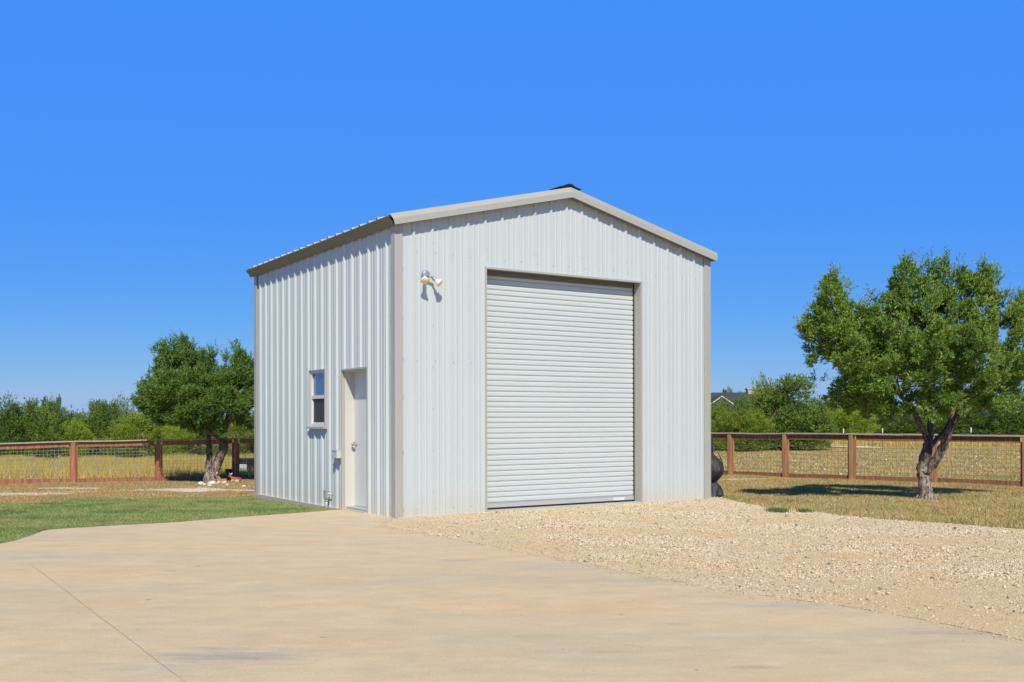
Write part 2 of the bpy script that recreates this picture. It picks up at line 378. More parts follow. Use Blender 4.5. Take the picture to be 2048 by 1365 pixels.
def lawn_soil():
    m = NT('lawn_soil'); m.vec = m.N('ShaderNodeNewGeometry').outputs['Position']
    n = m.noise(1.2, 5); c = m.ramp(n, [(.4, (.085, .14, .035)), (.6, (.14, .18, .055))]); m.col(c); m.rough(.95); m.bump(m.noise(40, 4), .7, .02); return m.mat
M_LSOIL = lawn_soil()
M_CALI = simple('white_caliche', (.74, .69, .61), .95, var=.12, scale=1.5)

# ---------------------------------------------------------------- ground
def inpoly(x, y, poly):
    c = np.zeros(len(x), bool); n = len(poly)
    for i in range(n):
        x1, y1 = poly[i]; x2, y2 = poly[(i + 1) % n]
        k = ((y1 > y) != (y2 > y)) & (x < (x2 - x1) * (y - y1) / ((y2 - y1) or 1e-9) + x1)
        c ^= k
    return c
xs = np.concatenate([[-1500, -700, -350, -180, -110, -70, -45], np.arange(-30, 30.1, .75), [45, 70, 110, 180, 350, 700, 1500]])
ys = np.concatenate([[-200, -60, -20, 0], np.arange(4, 42, .75), np.arange(42, 100, 4), [110, 140, 200, 320, 600, 1200, 2500]])
GX, GY = np.meshgrid(xs, ys); GZ = zt(GX, GY)
nx, ny = len(xs), len(ys); I = np.arange(nx * ny).reshape(ny, nx)
T = np.stack([I[:-1, :-1].ravel(), I[:-1, 1:].ravel(), I[1:, 1:].ravel(), I[1:, :-1].ravel()], 1)
g = np_mesh('ground', np.stack([GX.ravel(), GY.ravel(), GZ.ravel()], 1), T, M_SOIL); tag(g, kind='structure')
g.data.polygons.foreach_set('use_smooth', [True] * len(g.data.polygons))

def jitter_line(pts, step=.12, amp=.03, seed=1):
    rnd = random.Random(seed); out = []
    for (a, b) in zip(pts[:-1], pts[1:]):
        d = math.hypot(b[0] - a[0], b[1] - a[1]); n = max(1, int(d / step))
        for i in range(n):
            k = i / n; out.append((a[0] + (b[0] - a[0]) * k + rnd.uniform(-amp, amp), a[1] + (b[1] - a[1]) * k + rnd.uniform(-amp, amp)))
    out.append(pts[-1]); return out
edge_lawn = [gnd(*p) for p in ((-120, 1122), (-60, 1104), (0, 1088), (30, 1082), (60, 1072), (85, 1062.5), (100, 1059.5), (150, 1056), (240, 1051), (350, 1045), (500, 1033), (600, 1026), (650, 1022), (684, 1019.5))]
edge_grav = [gnd(*p) for p in ((789, 1037.5), (778, 1042), (773, 1048), (779, 1054), (830, 1064), (900, 1078), (1000, 1097), (1100, 1112), (1250, 1143), (1400, 1172), (1550, 1195), (1700, 1215), (1870, 1245), (2048, 1281), (2300, 1335))]
conc_poly = edge_lawn + [loc(.05, 1.9), loc(.05, .05)] + edge_grav + [(4.6, 0), (4.6, -8), (-14, -8), (-14, 8)]
def slab(name, poly, z1, z0, mat):
    bm = bmesh.new(); vs = [bm.verts.new((x, y, z1)) for x, y in poly]; f = bm.faces.new(vs)
    r = bmesh.ops.extrude_face_region(bm, geom=[f]); 
    for v in [e for e in r['geom'] if isinstance(e, bmesh.types.BMVert)]: v.co.z = z0
    bmesh.ops.recalc_face_normals(bm, faces=bm.faces); bmesh.ops.triangulate(bm, faces=[f for f in bm.faces if len(f.verts) > 4])
    me = bpy.data.meshes.new(name); bm.to_mesh(me); bm.free(); me.materials.append(mat); return tag(link(bpy.data.objects.new(name, me)), kind='structure')
slab('driveway', conc_poly, 0.0, -.2, M_DRIVE)
# control joint sawn across the slab
a, b = Vector((*gnd(62, 1130), 0)), Vector((*gnd(400, 1388), 0))
jt = MB(); rnd = random.Random(3); N_ = 40; prev = None; d = (b - a).normalized(); nrm = Vector((-d.y, d.x, 0))
L_, R_ = [], []
for i in range(N_ + 1):
    p = a.lerp(b, i / N_) + nrm * rnd.uniform(-.004, .004); w = rnd.uniform(.0008, .0024)
    L_.append((p.x + nrm.x * w, p.y + nrm.y * w, .004)); R_.append((p.x - nrm.x * w, p.y - nrm.y * w, .004))
jt.add(L_ + R_, [(i, i + 1, i + N_ + 2, i + N_ + 1) for i in range(N_)])
tag(jt.build('driveway_joint', simple('joint_dirt', (.50, .41, .29), .9)), kind='structure')

grass_r = [gnd(*p) for p in ((1455, 999.5), (1475, 1004), (1520, 1014), (1560, 1019), (1620, 1024), (1700, 1034), (1800, 1042), (1900, 1049), (2048, 1060), (2300, 1076))]
eg = jitter_line(edge_grav, .10, .018, 5)
grav_poly = [loc(.10, .10)] + eg + [(5.5, 4.5), (12, 4.5), (12, 9)] + jitter_line(grass_r[::-1], .2, .07, 6) + [loc(SW + .45, .35), loc(SW - .1, .3)]
slab('gravel_yard', grav_poly, .004, -.1, M_GRAV)

lawn_back = [gnd(*p, -.12) for p in ((508, 994), (400, 998), (330, 1000), (240, 1004), (150, 1010), (60, 1017), (0, 1021), (-120, 1034), (-300, 1050))]
lawn_poly = [(x, y) for x, y in edge_lawn][::-1] + [(-14, 8.5), (-14, 14)] + lawn_back[::-1] + [loc(.0, SL - .05)]
lbm = bmesh.new()
gx = np.arange(-14, -2, .4); gy = np.arange(8, 22, .4)
XX, YY = np.meshgrid(gx, gy)
# lawn soil: a fine grid clipped to the lawn outline, a few mm over the ground
lawn_grid_v = {}; fs = []
inside = inpoly((XX[:-1, :-1] + .2).ravel(), (YY[:-1, :-1] + .2).ravel(), lawn_poly).reshape(XX[:-1, :-1].shape)
for j in range(inside.shape[0]):
    for i in range(inside.shape[1]):
        if inside[j, i]:
            q = []
            for jj, ii in ((j, i), (j, i + 1), (j + 1, i + 1), (j + 1, i)):
                if (jj, ii) not in lawn_grid_v:
                    x, y = XX[jj, ii], YY[jj, ii]; lawn_grid_v[(jj, ii)] = lbm.verts.new((x, y, ztf(x, y) + .006))
                q.append(lawn_grid_v[(jj, ii)])
            lbm.faces.new(q)
me = bpy.data.meshes.new('lawn_soil'); lbm.to_mesh(me); lbm.free(); me.materials.append(M_LSOIL)
tag(link(bpy.data.objects.new('lawn', me)), kind='structure')

# pale caliche track far behind the right-hand fence
trk = MB(); ptsA = []; rnd = random.Random(9)
P0, P1 = gnd(1636, 893, -.24), gnd(1752, 895, -.24)
n = 24
va, vb = [], []
for i in range(n + 1):
    k = i / n; x = P0[0] + (P1[0] - P0[0]) * k; y = P0[1] + (P1[1] - P0[1]) * k; w = (2.8 * math.sin(math.pi * min(1, max(0.02, k))) ** .35 + rnd.uniform(-.3, .3))
    va.append((x, y - w, ztf(x, y - w) + .03)); vb.append((x, y + w, ztf(x, y + w) + .03))
trk.add(va + vb, [(i, i + 1, i + n + 2, i + n + 1) for i in range(n)])
tag(trk.build('caliche_track', M_CALI), kind='structure')

# ---------------------------------------------------------------- scattered ground cover (stuff)
rng = np.random.default_rng(11)
shed_poly = [loc(-.02, -.02), loc(SW + .02, -.02), loc(SW + .02, SL + .02), loc(-.02, SL + .02)]
def blades(name, mat, n, sampler, hmin, hmax, wid, lean=.5, clump=0.0, zoff=0.0):
    x, y = sampler(n); n = len(x); x = x + rng.normal(0, .018, n); y = y + rng.normal(0, .018, n); z = zt(x, y) + zoff
    h = rng.uniform(hmin, hmax, n)
    if clump: h *= .55 + .9 * np.clip(np.sin(x * clump) * np.sin(y * clump * 1.3 + x) * .5 + .5, 0, 1)
    a = rng.uniform(0, 2 * np.pi, n); w = wid * rng.uniform(.6, 1.3, n)
    la = rng.uniform(0, 2 * np.pi, n); l = lean * h * rng.uniform(.1, 1, n)
    B1 = np.stack([x - np.cos(a) * w / 2, y - np.sin(a) * w / 2, z], 1); B2 = np.stack([x + np.cos(a) * w / 2, y + np.sin(a) * w / 2, z], 1)
    Tp = np.stack([x + np.cos(la) * l, y + np.sin(la) * l, z + h], 1)
    V = np.stack([B1, B2, Tp], 1).reshape(-1, 3); T = np.arange(3 * n).reshape(-1, 3)
    return np_mesh(name, V, T, mat)
def box_sampler(x0, x1, y0, y1, keep=None, drop=None, fade=None):
    def f(n):
        x = rng.uniform(x0, x1, n); y = rng.uniform(y0, y1, n)
        k = np.abs(x) < y * .56 + 1.0
        if keep is not None: k &= inpoly(x, y, keep)
        for d in (drop or []): k &= ~inpoly(x, y, d)
        if fade is not None: k &= fade(x, y)
        return x[k], y[k]
    return f
drops = [conc_poly, shed_poly]
bare = []
for (px, py, z, rx, ry) in ((352, 979, -.31, 1.25, 1.5), (450, 978, -.31, 1.3, .8), (60, 994, -.22, 1.4, 1.2), (10, 977, -.29, .9, 1.0), (122, 975, -.29, 1.2, 1.0), (200, 985, -.27, 1.3, .75), (1490, 960, -.15, .8, .35)):
    bare.append((*gnd(px, py, z), rx, ry))
def notbare(x, y):
    k = np.ones(len(x), bool)
    for bx, by, rx, ry in bare:
        d = np.sqrt(((x - bx) / rx) ** 2 + ((y - by) / ry) ** 2) + .35 * np.sin(x * 7) * np.sin(y * 9)
        k &= (d > 1.0) | (rng.uniform(0, 1, len(x)) < .06)
    return k
LB = lawn_back
def lawn_edge_fade(x, y): return rng.uniform(0, 1, len(x)) < .97
o = blades('lawn_grass', M_LAWN, 620000, box_sampler(-11, -2.4, 10.5, 20.6, lawn_poly, drops), .022, .045, .011, .9, 2.2)
tag(o, 'short green mown lawn grass between the driveway and the dry yard', 'grass', kind='stuff')
def dry_left(x, y): return notbare(x, y) & (~inpoly(x + rng.normal(0, .12, len(x)), y + rng.normal(0, .35, len(x)), lawn_poly))
o = blades('dry_yard_grass', M_DRY, 380000, box_sampler(-17, -3.6, 14, 31.2, None, drops, dry_left), .02, .055, .015, 1.1, 1.4)
tag(o, 'short tan and orange dry yard grass in front of the left fence', 'grass', kind='stuff')
o = blades('dry_yard_grass', M_DRYR, 520000, box_sampler(3.2, 16, 11.5, 27.8, None, drops + [grav_poly], notbare), .02, .065, .014, 1.1, 1.7)
tag(o, 'short olive and straw dry yard grass around the right-hand tree', 'grass', kind='stuff')
o = blades('tall_golden_grass', M_GOLD, 330000, box_sampler(-32, -4, 31.5, 46, None, None, lambda x, y: (rng.uniform(0, 1, len(x)) < np.clip(1.25 - (y - 31) / 60, .4, 1)) & ((y > 34.5) | (rng.uniform(0, 1, len(x)) < .35))), .12, .36, .018, .7, .7)
tag(o, 'tall golden field grass behind the left fence', 'grass', kind='stuff')
o = blades('dry_pasture_grass', M_DRYR, 260000, box_sampler(5, 40, 24, 56, None, None, lambda x, y: y > 28.6 - (x - 6.1) * .97), .03, .10, .028, 1.0, 1.1)
tag(o, 'sparse straw-coloured pasture grass behind the right-hand fence', 'grass', kind='stuff')
o = blades('tall_straw_grass', M_GOLD, 60000, box_sampler(14, 50, 60, 82), .14, .34, .045, .6, .6)
tag(o, 'tall pale straw grass at the far side of the right pasture', 'grass', kind='stuff')
# little green weeds along the gravel edge
def weeds(n):
    cs = [gnd(1556, 1024), gnd(1547, 1024), gnd(1563, 1025), gnd(1608, 1025)]
    k = rng.integers(0, len(cs), n); c = np.array(cs)[k]
    return c[:, 0] + rng.normal(0, .055, n), c[:, 1] + rng.normal(0, .09, n)
M_WEED = island_mat('weed_blades', [(0, (.08, .15, .05)), (1, (.17, .26, .09))], .6, .2)
o = blades('green_weeds', M_WEED, 900, weeds, .03, .08, .012, 1.0, zoff=.035); tag(o, 'small dark green weed tufts at the edge of the gravel', 'weeds', kind='stuff')

# gravel stones
def stones(name, mat, x, y, z, smin, smax, power=2.0, mod=None):
    n = len(x); s = smin + (smax - smin) * rng.uniform(0, 1, n) ** power
    if mod is not None: s = s * mod
    base = np.array([(1, 0, 0), (-1, 0, 0), (0, 1, 0), (0, -1, 0), (0, 0, 1), (0, 0, -1)], float)
    V = base[None] * (s[:, None, None] * rng.uniform(.45, 1.15, (n, 6, 1))) + rng.normal(0, .16, (n, 6, 3)) * s[:, None, None]
    a = rng.uniform(0, 2 * np.pi, n); ca, sa = np.cos(a)[:, None], np.sin(a)[:, None]
    X = V[..., 0] * ca - V[..., 1] * sa; Y = V[..., 0] * sa + V[..., 1] * ca; Z = V[..., 2] * .6
    tl = rng.normal(0, .35, n)[:, None]; Z = Z + X * tl * .5
    V = np.stack([X + x[:, None], Y + y[:, None], Z + z[:, None] + s[:, None] * .22], 2).reshape(-1, 3)
    f = np.array([(0, 2, 4), (2, 1, 4), (1, 3, 4), (3, 0, 4), (2, 0, 5), (1, 2, 5), (3, 1, 5), (0, 3, 5)])
    T = (f[None] + (np.arange(n) * 6)[:, None, None]).reshape(-1, 3)
    return np_mesh(name, V, T, mat)
n = 520000; x = rng.uniform(-2, 9, n); y = rng.uniform(6, 18.6, n)
k = inpoly(x, y, grav_poly) & (np.abs(x) < y * .53 + .4)
eg_a = np.array(edge_grav); dist = np.full(n, 9.0)
for (p, q) in zip(eg_a[:-1], eg_a[1:]):
    d = q - p; t_ = np.clip(((x - p[0]) * d[0] + (y - p[1]) * d[1]) / (d @ d), 0, 1); dist = np.minimum(dist, np.hypot(x - p[0] - d[0] * t_, y - p[1] - d[1] * t_))
patch = np.sin(x * 1.1 + y * .6) * np.sin(y * .8 - x * .5) * .5 + np.sin(x * 2.3 - y * 1.2) * .3
prob = np.clip(.22 + dist * .55 + patch * .6, .10, 1) * np.clip(1.0 - (12 - y) * .03, .5, 1)
k &= rng.uniform(0, 1, n) < prob; x, y = x[k], y[k]
o = stones('gravel_stones', M_PEB, x, y, np.full(len(x), .004), .003, .0135, 1.7, np.clip(1.0 + .28 * np.sin(x * 1.7 + y * 2.1) * np.sin(y * 1.3 - x * .8) + .25 * np.sin(x * 4.1) * np.sin(y * 5.3), .5, 1.6))
tag(o, 'crushed tan and cream limestone gravel in front of the big door', 'gravel', kind='stuff')
kb = rng.uniform(0, 1, len(x)) < .006
o = stones('loose_rocks', M_PEB, x[kb], y[kb], np.full(kb.sum(), .010), .012, .034, 3.0); tag(o, 'larger loose limestone chunks lying on the gravel', 'rocks', kind='stuff')
# thin spill of grit over the slab edge
NG = 42000; sg_ = np.hypot(*(eg_a[1:] - eg_a[:-1]).T); i_ = rng.choice(len(eg_a) - 1, NG, p=sg_ / sg_.sum()); t_ = rng.uniform(0, 1, NG)[:, None]; pp = eg_a[i_] * (1 - t_) + eg_a[i_ + 1] * t_
x = pp[:, 0] + rng.normal(0, .07, NG); y = pp[:, 1] + rng.normal(0, .10, NG); k = rng.uniform(0, 1, NG) < .45 + .5 * np.sin(x * 3) * np.sin(x * 1.1 + 2)
o = stones('loose_grit', M_PEB, x[k], y[k], np.full(k.sum(), .003), .0015, .007, 2); tag(o, 'loose grit spilled over the edge of the concrete driveway', 'grit', kind='stuff')
# pale stones in the pasture
n = 2400; x = rng.uniform(5, 30, n); y = rng.uniform(24, 52, n); k = (y > 29.2 - (x - 6.1) * .97) & (np.abs(x) < y * .53); x, y = x[k], y[k]
o = stones('pasture_stones', M_ROCK, x, y, zt(x, y) + .015, .015, .075, 3); tag(o, 'pale limestone rocks strewn over the pasture behind the right fence', 'stones', kind='stuff')
n = 500; x = rng.uniform(-20, -4, n); y = rng.uniform(22, 36, n); k = (np.abs(x) < y * .53); x, y = x[k], y[k]
o = stones('yard_stones', M_ROCK, x, y, zt(x, y), .01, .045, 3); tag(o, 'small pale stones scattered in the dry yard on the left', 'stones', kind='stuff')

# ---------------------------------------------------------------- shed
shed = empty('metal_shed', (C0[0], C0[1], 0), TH)
tag(shed, 'tall pale grey ribbed metal garage building with a roll-up door', 'garage building')
FT = .3048; DP = .036; RH = .032
ZE, ZP = 4.325, 5.10; SLOPE = (ZP - ZE) / (SW / 2 + .10)
def roofz(s): return ZE + SLOPE * (min(s, SW - s) + .10)
def profile(length, ribs):
    pts = [(0.02, 0.0)]
    for r in ribs:
        for dx, h in ((-.0325, 0), (-.0135, RH), (.0135, RH), (.0325, 0)): pts.append((r + dx, h))
        for m_ in (.105, .200):
            for dx, h in ((-.018, 0), (-.008, .0075), (.008, .0075), (.018, 0)): pts.append((r + m_ + dx, h))
    pts = [p for p in pts if .02 <= p[0] <= length - .02]; pts.append((length - .02, 0.0)); pts.sort(); return pts
def wall(name, length, ribs, place, topf, openings, girts, laps):
    pts = profile(length, ribs); cuts = sorted({o_[0] for o_ in openings} | {o_[1] for o_ in openings})
    def hh(s):
        for (a, ha), (b, hb) in zip(pts[:-1], pts[1:]):
            if a <= s <= b: return ha + (hb - ha) * (s - a) / max(b - a, 1e-6)
        return 0
    extra = [(c, hh(c)) for c in cuts] + ([(length / 2, hh(length / 2))])
    pts = sorted(pts + extra); mb = MB()
    for (a, ha), (b, hb) in zip(pts[:-1], pts[1:]):
        if b - a < 1e-5: continue
        mid = (a + b) / 2; spans = [(-.02, None)]
        for (o0, o1, z0, z1) in openings:
            if o0 < mid < o1:
                spans = [(-.02, z0), (z1, None)] if z0 > 0 else [(z1, None)]
        for z0, z1 in spans:
            ta = topf(a) if z1 is None else z1; tb = topf(b) if z1 is None else z1
            mb.add([place(a, ha, z0), place(b, hb, z0), place(b, hb, tb), place(a, ha, ta)], [(0, 1, 2, 3)])
    for gz in girts:
        for r in ribs:
            if any(o0 - .05 < r + .06 < o1 + .05 and z0 - .05 < gz < z1 + .05 for (o0, o1, z0, z1) in openings) or r + .06 > length - .1 or gz > topf(r) - .15: continue
            p = Vector(place(r + .052, 0, gz + random.uniform(-.01, .01))); q = Vector(place(r + .052, 1, gz)) ; mb.disc(p, (q - p), .0065, .008, 6, 1)
    for r in ribs[laps::3]:
        z = .35
        while z < topf(r) - .2:
            if not any(o0 - .05 < r < o1 + .05 and z0 - .05 < z < z1 + .05 for (o0, o1, z0, z1) in openings):
                p = Vector(place(r, RH, z)); q = Vector(place(r, RH + 1, z)); mb.disc(p, (q - p), .0065, .007, 6, 1)
            z += .61
    return mb.build(name, [M_SIDE, M_SCREW], shed)
fr_ribs = [(1.1555 + i) * FT - .0325 for i in range(-1, 20)]; fr_ribs = [r for r in fr_ribs if .1 < r < SW - .1]
sd_ribs = [(1.077 + i) * FT - .012 for i in range(-1, 20)]; sd_ribs = [r for r in sd_ribs if .1 < r < SL - .1]
DO = (1.549, 4.583, 0, 3.700); EO = (.953, 1.905, 0, 2.195); WO = (2.585, 3.245, 1.30, 2.235)
RTOP = lambda s: roofz(s) - .03
wall('front_wall', SW, fr_ribs, lambda s, h, z: (s, DP - h, z), RTOP, [DO], [.10, 2.27, 3.86], 1)
wall('side_wall', SL, sd_ribs, lambda s, h, z: (DP - h, s, z), lambda t: ZE - .02, [EO, WO], [.10, 1.15, 2.52, 3.75], 0)
wall('back_wall', SW, fr_ribs, lambda s, h, z: (s, SL - DP + h, z), RTOP, [], [.1, 2.27], 0)
wall('side_wall', SL, sd_ribs, lambda s, h, z: (SW - DP + h, s, z), lambda t: ZE - .02, [], [.1, 2.27], 0)
# foundation
fd = MB(); fd.box((-.012, -.004, -.45), (SW + .004, SL + .012, -.012)); fd.box((DO[0], -.03, -.3), (DO[1], .24, .022)); fd.box((-.05, EO[0], -.3), (.22, EO[1], .006))
fd.build('foundation', M_CONC, shed)
# inner floor and liner so nothing is hollow to the eye
fl = MB(); fl.box((.25, .25, -.011), (SW - .25, SL - .25, .01)); fl.build('floor_slab', M_CONC, shed)
# corner trims
TW = .125
for (sx, sy) in ((0, 0), (1, 0), (0, 1), (1, 1)):
    c = MB(); zt_ = ZE - .05
    def P_(a, b): return ((a if not sx else SW - a), (b if not sy else SL - b))
    prof = [(0, 0), (TW, 0), (TW, .003), (TW + .012, .020), (TW + .012, .023), (TW - .002, .006), (.003, .003), (.003, TW - .002), (.012, TW + .012), (.009, TW + .012), (0, TW)]
    prof = [P_(a, b) for a, b in prof]
    n = len(prof); vs = [(a, b, -.015) for a, b in prof] + [(a, b, zt_ + (SLOPE * min(a, SW - a) if True else 0)) for a, b in prof]
    c.add(vs, [tuple(range(n)), tuple(range(2 * n - 1, n - 1, -1))] + [(i, i + n, (i + 1) % n + n, (i + 1) % n) for i in range(n)])
    if (sx, sy) == (0, 0):
        for z in (.12, .95, 1.75, 2.3, 2.9, 3.6): c.disc((TW + .016, .018, z), (0, -1, 0), .006, .010, 6, 1); c.disc((.010, TW + .02, z), (-1, 0, 0), .006, .012, 6, 1)
    if (sx, sy) == (1, 0):
        for z in (.12, .95, 1.75, 2.3, 2.9, 3.6): c.disc((SW - TW - .016, .018, z), (0, -1, 0), .006, .010, 6, 1)
    c.build('corner_trim', [M_TRIM, M_SCREW], shed)
# roof: ribbed sheets on both slopes
rf = MB(); rpts = profile(SL + .16, [r + .08 for r in sd_ribs]); y0 = -.07
for side in (0, 1):
    for (a, ha), (b, hb) in zip(rpts[:-1], rpts[1:]):
        if b - a < 1e-5: continue
        X = (lambda s: s) if side == 0 else (lambda s: SW - s)
        sa, sb = -.125, SW / 2 + .0
        za, zb = roofz(0) - SLOPE * .125, roofz(SW / 2)
        th = .004
        top = [(X(sa), a + y0, za + ha), (X(sa), b + y0, za + hb), (X(sb), b + y0, zb + hb), (X(sb), a + y0, zb + ha)]
        bot = [(p[0], p[1], p[2] - th) for p in top]
        rf.add(top + bot, [(0, 1, 2, 3), (4, 5, 6, 7), (0, 1, 5, 4)])
rf.build('roof', M_ROOF, shed)
rc = MB(); hw = .16; zr = roofz(SW / 2)
rc.prism([(SW / 2 - hw, zr - SLOPE * hw + .034), (SW / 2, zr + .045), (SW / 2 + hw, zr - SLOPE * hw + .034), (SW / 2 + hw, zr - SLOPE * hw + .030), (SW / 2, zr + .036), (SW / 2 - hw, zr - SLOPE * hw + .030)], .02, SL + .05)
rc.build('ridge_cap', M_TRIM, shed)
rv = MB(); hv = .225
def ridgey(y0_, y1_, hv, th, hump):
    zc = zr + .046
    rv.prism([(SW / 2 - hv, zc - SLOPE * hv - .002), (SW / 2 - .06, zc - SLOPE * .06), (SW / 2, zc + .002), (SW / 2 + .06, zc - SLOPE * .06), (SW / 2 + hv, zc - SLOPE * hv - .002),
              (SW / 2 + hv, zc - SLOPE * hv + th), (SW / 2 + .07, zc - SLOPE * .07 + th), (SW / 2 + .045, zc + th + hump * .7), (SW / 2, zc + th + hump), (SW / 2 - .045, zc + th + hump * .7), (SW / 2 - .07, zc - SLOPE * .07 + th), (SW / 2 - hv, zc - SLOPE * hv + th)], y0_, y1_)
ridgey(-.050, .25, .205, .014, .010)
rv.build('ridge_vent', M_BLACKP, shed)
# rake trims front and back
def rake(name, tf, sgn, prof=[(-.11, 0.0), (-.11, .088), (-.058, .170), (.03, .176), (.03, .170), (-.054, .164), (-.105, .086), (-.105, .0)], mat=None):
    zb = lambda s: 4.189 + .2405 * (min(s, SW - s) + .05)
    sb = lambda k: -.045 - .055 * min(1, max(0, (prof[k][1]) / .17))
    mb = MB(); n = len(prof); vs = []
    for k in range(n): vs.append((sb(k), tf + sgn * prof[k][0], zb(sb(k)) + prof[k][1]))
    for k in range(n): vs.append((SW / 2, tf + sgn * prof[k][0], zb(SW / 2) + prof[k][1]))
    for k in range(n): vs.append((SW - sb(k), tf + sgn * prof[k][0], zb(sb(k)) + prof[k][1]))
    fs_ = [tuple(range(n)), tuple(range(3 * n - 1, 2 * n - 1, -1))]
    for q in (0, n): fs_ += [(q + i, q + i + n, q + (i + 1) % n + n, q + (i + 1) % n) for i in range(n)]
    mb.add(vs, fs_); return mb.build(name, mat or M_TRIM, shed)
rake('rake_trim', 0.0, 1); rake('rake_trim', SL, -1)
rake('rake_soffit', 0.0, 1, [(-.104, .004), (-.104, .010), (-.004, .010), (-.004, .004)], M_TRIM_SHADE)  # rake underside, its shade painted in with the darkened trim colour
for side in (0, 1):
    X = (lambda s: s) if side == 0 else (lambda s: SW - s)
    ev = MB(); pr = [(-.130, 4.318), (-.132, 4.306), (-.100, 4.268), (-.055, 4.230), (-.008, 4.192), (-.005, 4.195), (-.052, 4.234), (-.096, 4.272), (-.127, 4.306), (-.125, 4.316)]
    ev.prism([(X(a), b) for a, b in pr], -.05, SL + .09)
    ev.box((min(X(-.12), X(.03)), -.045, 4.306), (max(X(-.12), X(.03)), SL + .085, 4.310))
    ev.build('eave_trim', M_TRIM_SHADE, shed)  # slanted eave underside, shade put into its colour
# roll-up door
DY = .205; rd = MB(); pitch = .0815; zb_, ztp = .125, 3.72; z = zb_; prof = []
cnt = 0
while z < ztp:
    pz = pitch * (1.14 if cnt % 14 == 9 else 1.0)
    for fz, h in ((0, .002), (.05, .004), (.11, .017), (.30, .021), (.42, .019), (.50, .0205), (.62, .021), (.86, .018), (.95, .004)): prof.append((z + fz * pz, h))
    z += pz; cnt += 1
vsL = [(DO[0] - .03, DY - h, z_) for z_, h in prof]; vsR = [(DO[1] + .0 - .018, DY - h, z_) for z_, h in prof]; n = len(prof)
rd.add(vsL + vsR, [(i, i + 1, i + n + 1, i + n) for i in range(n - 1)])
rdo = rd.build('rollup_door', M_SLAT, shed)
bb = MB(); bb.box((DO[0] - .02, DY - .030, .050), (DO[1] - .016, DY + .02, .125)); bb.box((DO[0] - .02, DY - .034, .115), (DO[1] - .016, DY - .002, .121)); bb.build('bottom_bar', M_BAR, rdo, bevel=.003)
sl_ = MB(); sl_.box((DO[0] - .02, DY - .022, .018), (DO[1] - .016, DY + .02, .049)); sl_.build('rubber_seal', M_BLACK, rdo)
st = MB(); st.box((4.13, DY - .0315, .058), (4.36, DY - .0302, .100)); sto = st.build('sticker', M_STICK, rdo)
tx = MB()
for i, (a, w_) in enumerate(((4.145, .016), (4.168, .010), (4.186, .014), (4.207, .014), (4.229, .008), (4.246, .015), (4.268, .015), (4.290, .010), (4.308, .015), (4.330, .014))):
    tx.box((a, DY - .0322, .070), (a + w_ * .35, DY - .0317, .091)); tx.box((a, DY - .0322, .070 if i % 2 else .087), (a + w_, DY - .0317, .074 if i % 2 else .091))
tx.build('lettering', M_INK, sto)
gd = MB(); gd.box((DO[1] - .018, DY - .035, .0), (DO[1] - .004, DY + .03, 3.70)); gd.build('door_guide', M_BLACK, shed)
gd = MB(); gd.box((DO[0] + .002, DY - .02, .0), (DO[0] + .008, DY + .03, 3.70)); gd.build('door_guide', M_BLACK, shed)
# door casing: jambs, header and the thin edge flanges
jb = MB(); e = .028; yo = -.006; yi = DY + .10
jb.box((DO[0] - e, yo, 0), (DO[0], DP + .004, DO[3] + e)); jb.box((DO[1], yo, 0), (DO[1] + e, DP + .004, DO[3] + e)); jb.box((DO[0], yo, DO[3]), (DO[1], DP + .004, DO[3] + e))
jb.box((DO[0] - .004, DP + .004, 0), (DO[0], yi, DO[3])); jb.box((DO[1], DP + .004, 0), (DO[1] + .004, yi, DO[3])); 
jb.box((DO[1] - .006, .012, 0), (DO[1], .016, DO[3])); jb.box((DO[0] - .05, DY + .05, 0), (DO[1] + .05, DY + .06, 3.9))
jb.build('door_casing', M_TRIM, shed)
jb = MB(); jb.box((DO[0] - .003, DP + .005, DO[3]), (DO[1] + .003, yi, DO[3] + .004)); jb.box((DO[0] - .002, DY - .03, DO[3] - .075), (DO[1] - .019, DY - .024, DO[3] - .001)); jb.build('header_hood', M_TRIM_SHADE, shed)  # header underside and the strip below it, shade painted into the colour
# walk-in door on the side
ed = MB(); DX = .205
ed.box((DX, EO[0] + .035, .04), (DX + .045, EO[1] - .035, EO[3] - .03)); edo = ed.build('entry_door', M_DOORW, shed, bevel=.003)
kn = MB(); tk, zk = EO[1] - .105, 1.02
kn.lathe([(.032, 0), (.033, .006), (.026, .010), (.012, .013), (.011, .040), (.024, .046), (.029, .058), (.026, .070), (.014, .076)], (DX - .001, tk, zk), (-1, 0, 0), 16); kn.build('door_knob', M_STEEL, edo, True)
kn = MB(); kn.tube([(DX - .055, tk, zk + .01), (DX - .062, tk - .05, zk + .03), (DX - .06, tk - .10, zk + .036)], [.009, .008, .007], 8); kn.build('lever', M_STEEL, edo, True)
ef = MB()
for (t0, t1) in ((EO[0], EO[0] + .033), (EO[1] - .033, EO[1])): ef.box((DP + .01, t0, 0), (DX + .06, t1, EO[3]))
ef.box((DP + .01, EO[0] + .033, EO[3] - .028), (DX + .06, EO[1] - .033, EO[3])); ef.box((DX + .046, EO[0] + .033, 0), (DX + .06, EO[1] - .033, EO[3] - .028))
for y_ in (.07, .10, .13, .16): ef.box((y_, EO[1] - .0345, .02), (y_ + .003, EO[1] - .033, EO[3] - .03))
ef.build('entry_door_frame', M_CREAM, shed)
ec = MB(); e = .022
ec.box((-.004, EO[0] - e, 0), (DP + .01, EO[0] + .006, EO[3] + e)); ec.box((-.004, EO[1] - .006, 0), (DP + .01, EO[1] + e, EO[3] + e)); ec.box((-.004, EO[0] + .006, EO[3] - .006), (DP + .01, EO[1] - .006, EO[3] + e))
ec.build('entry_casing', M_TRIM, shed)
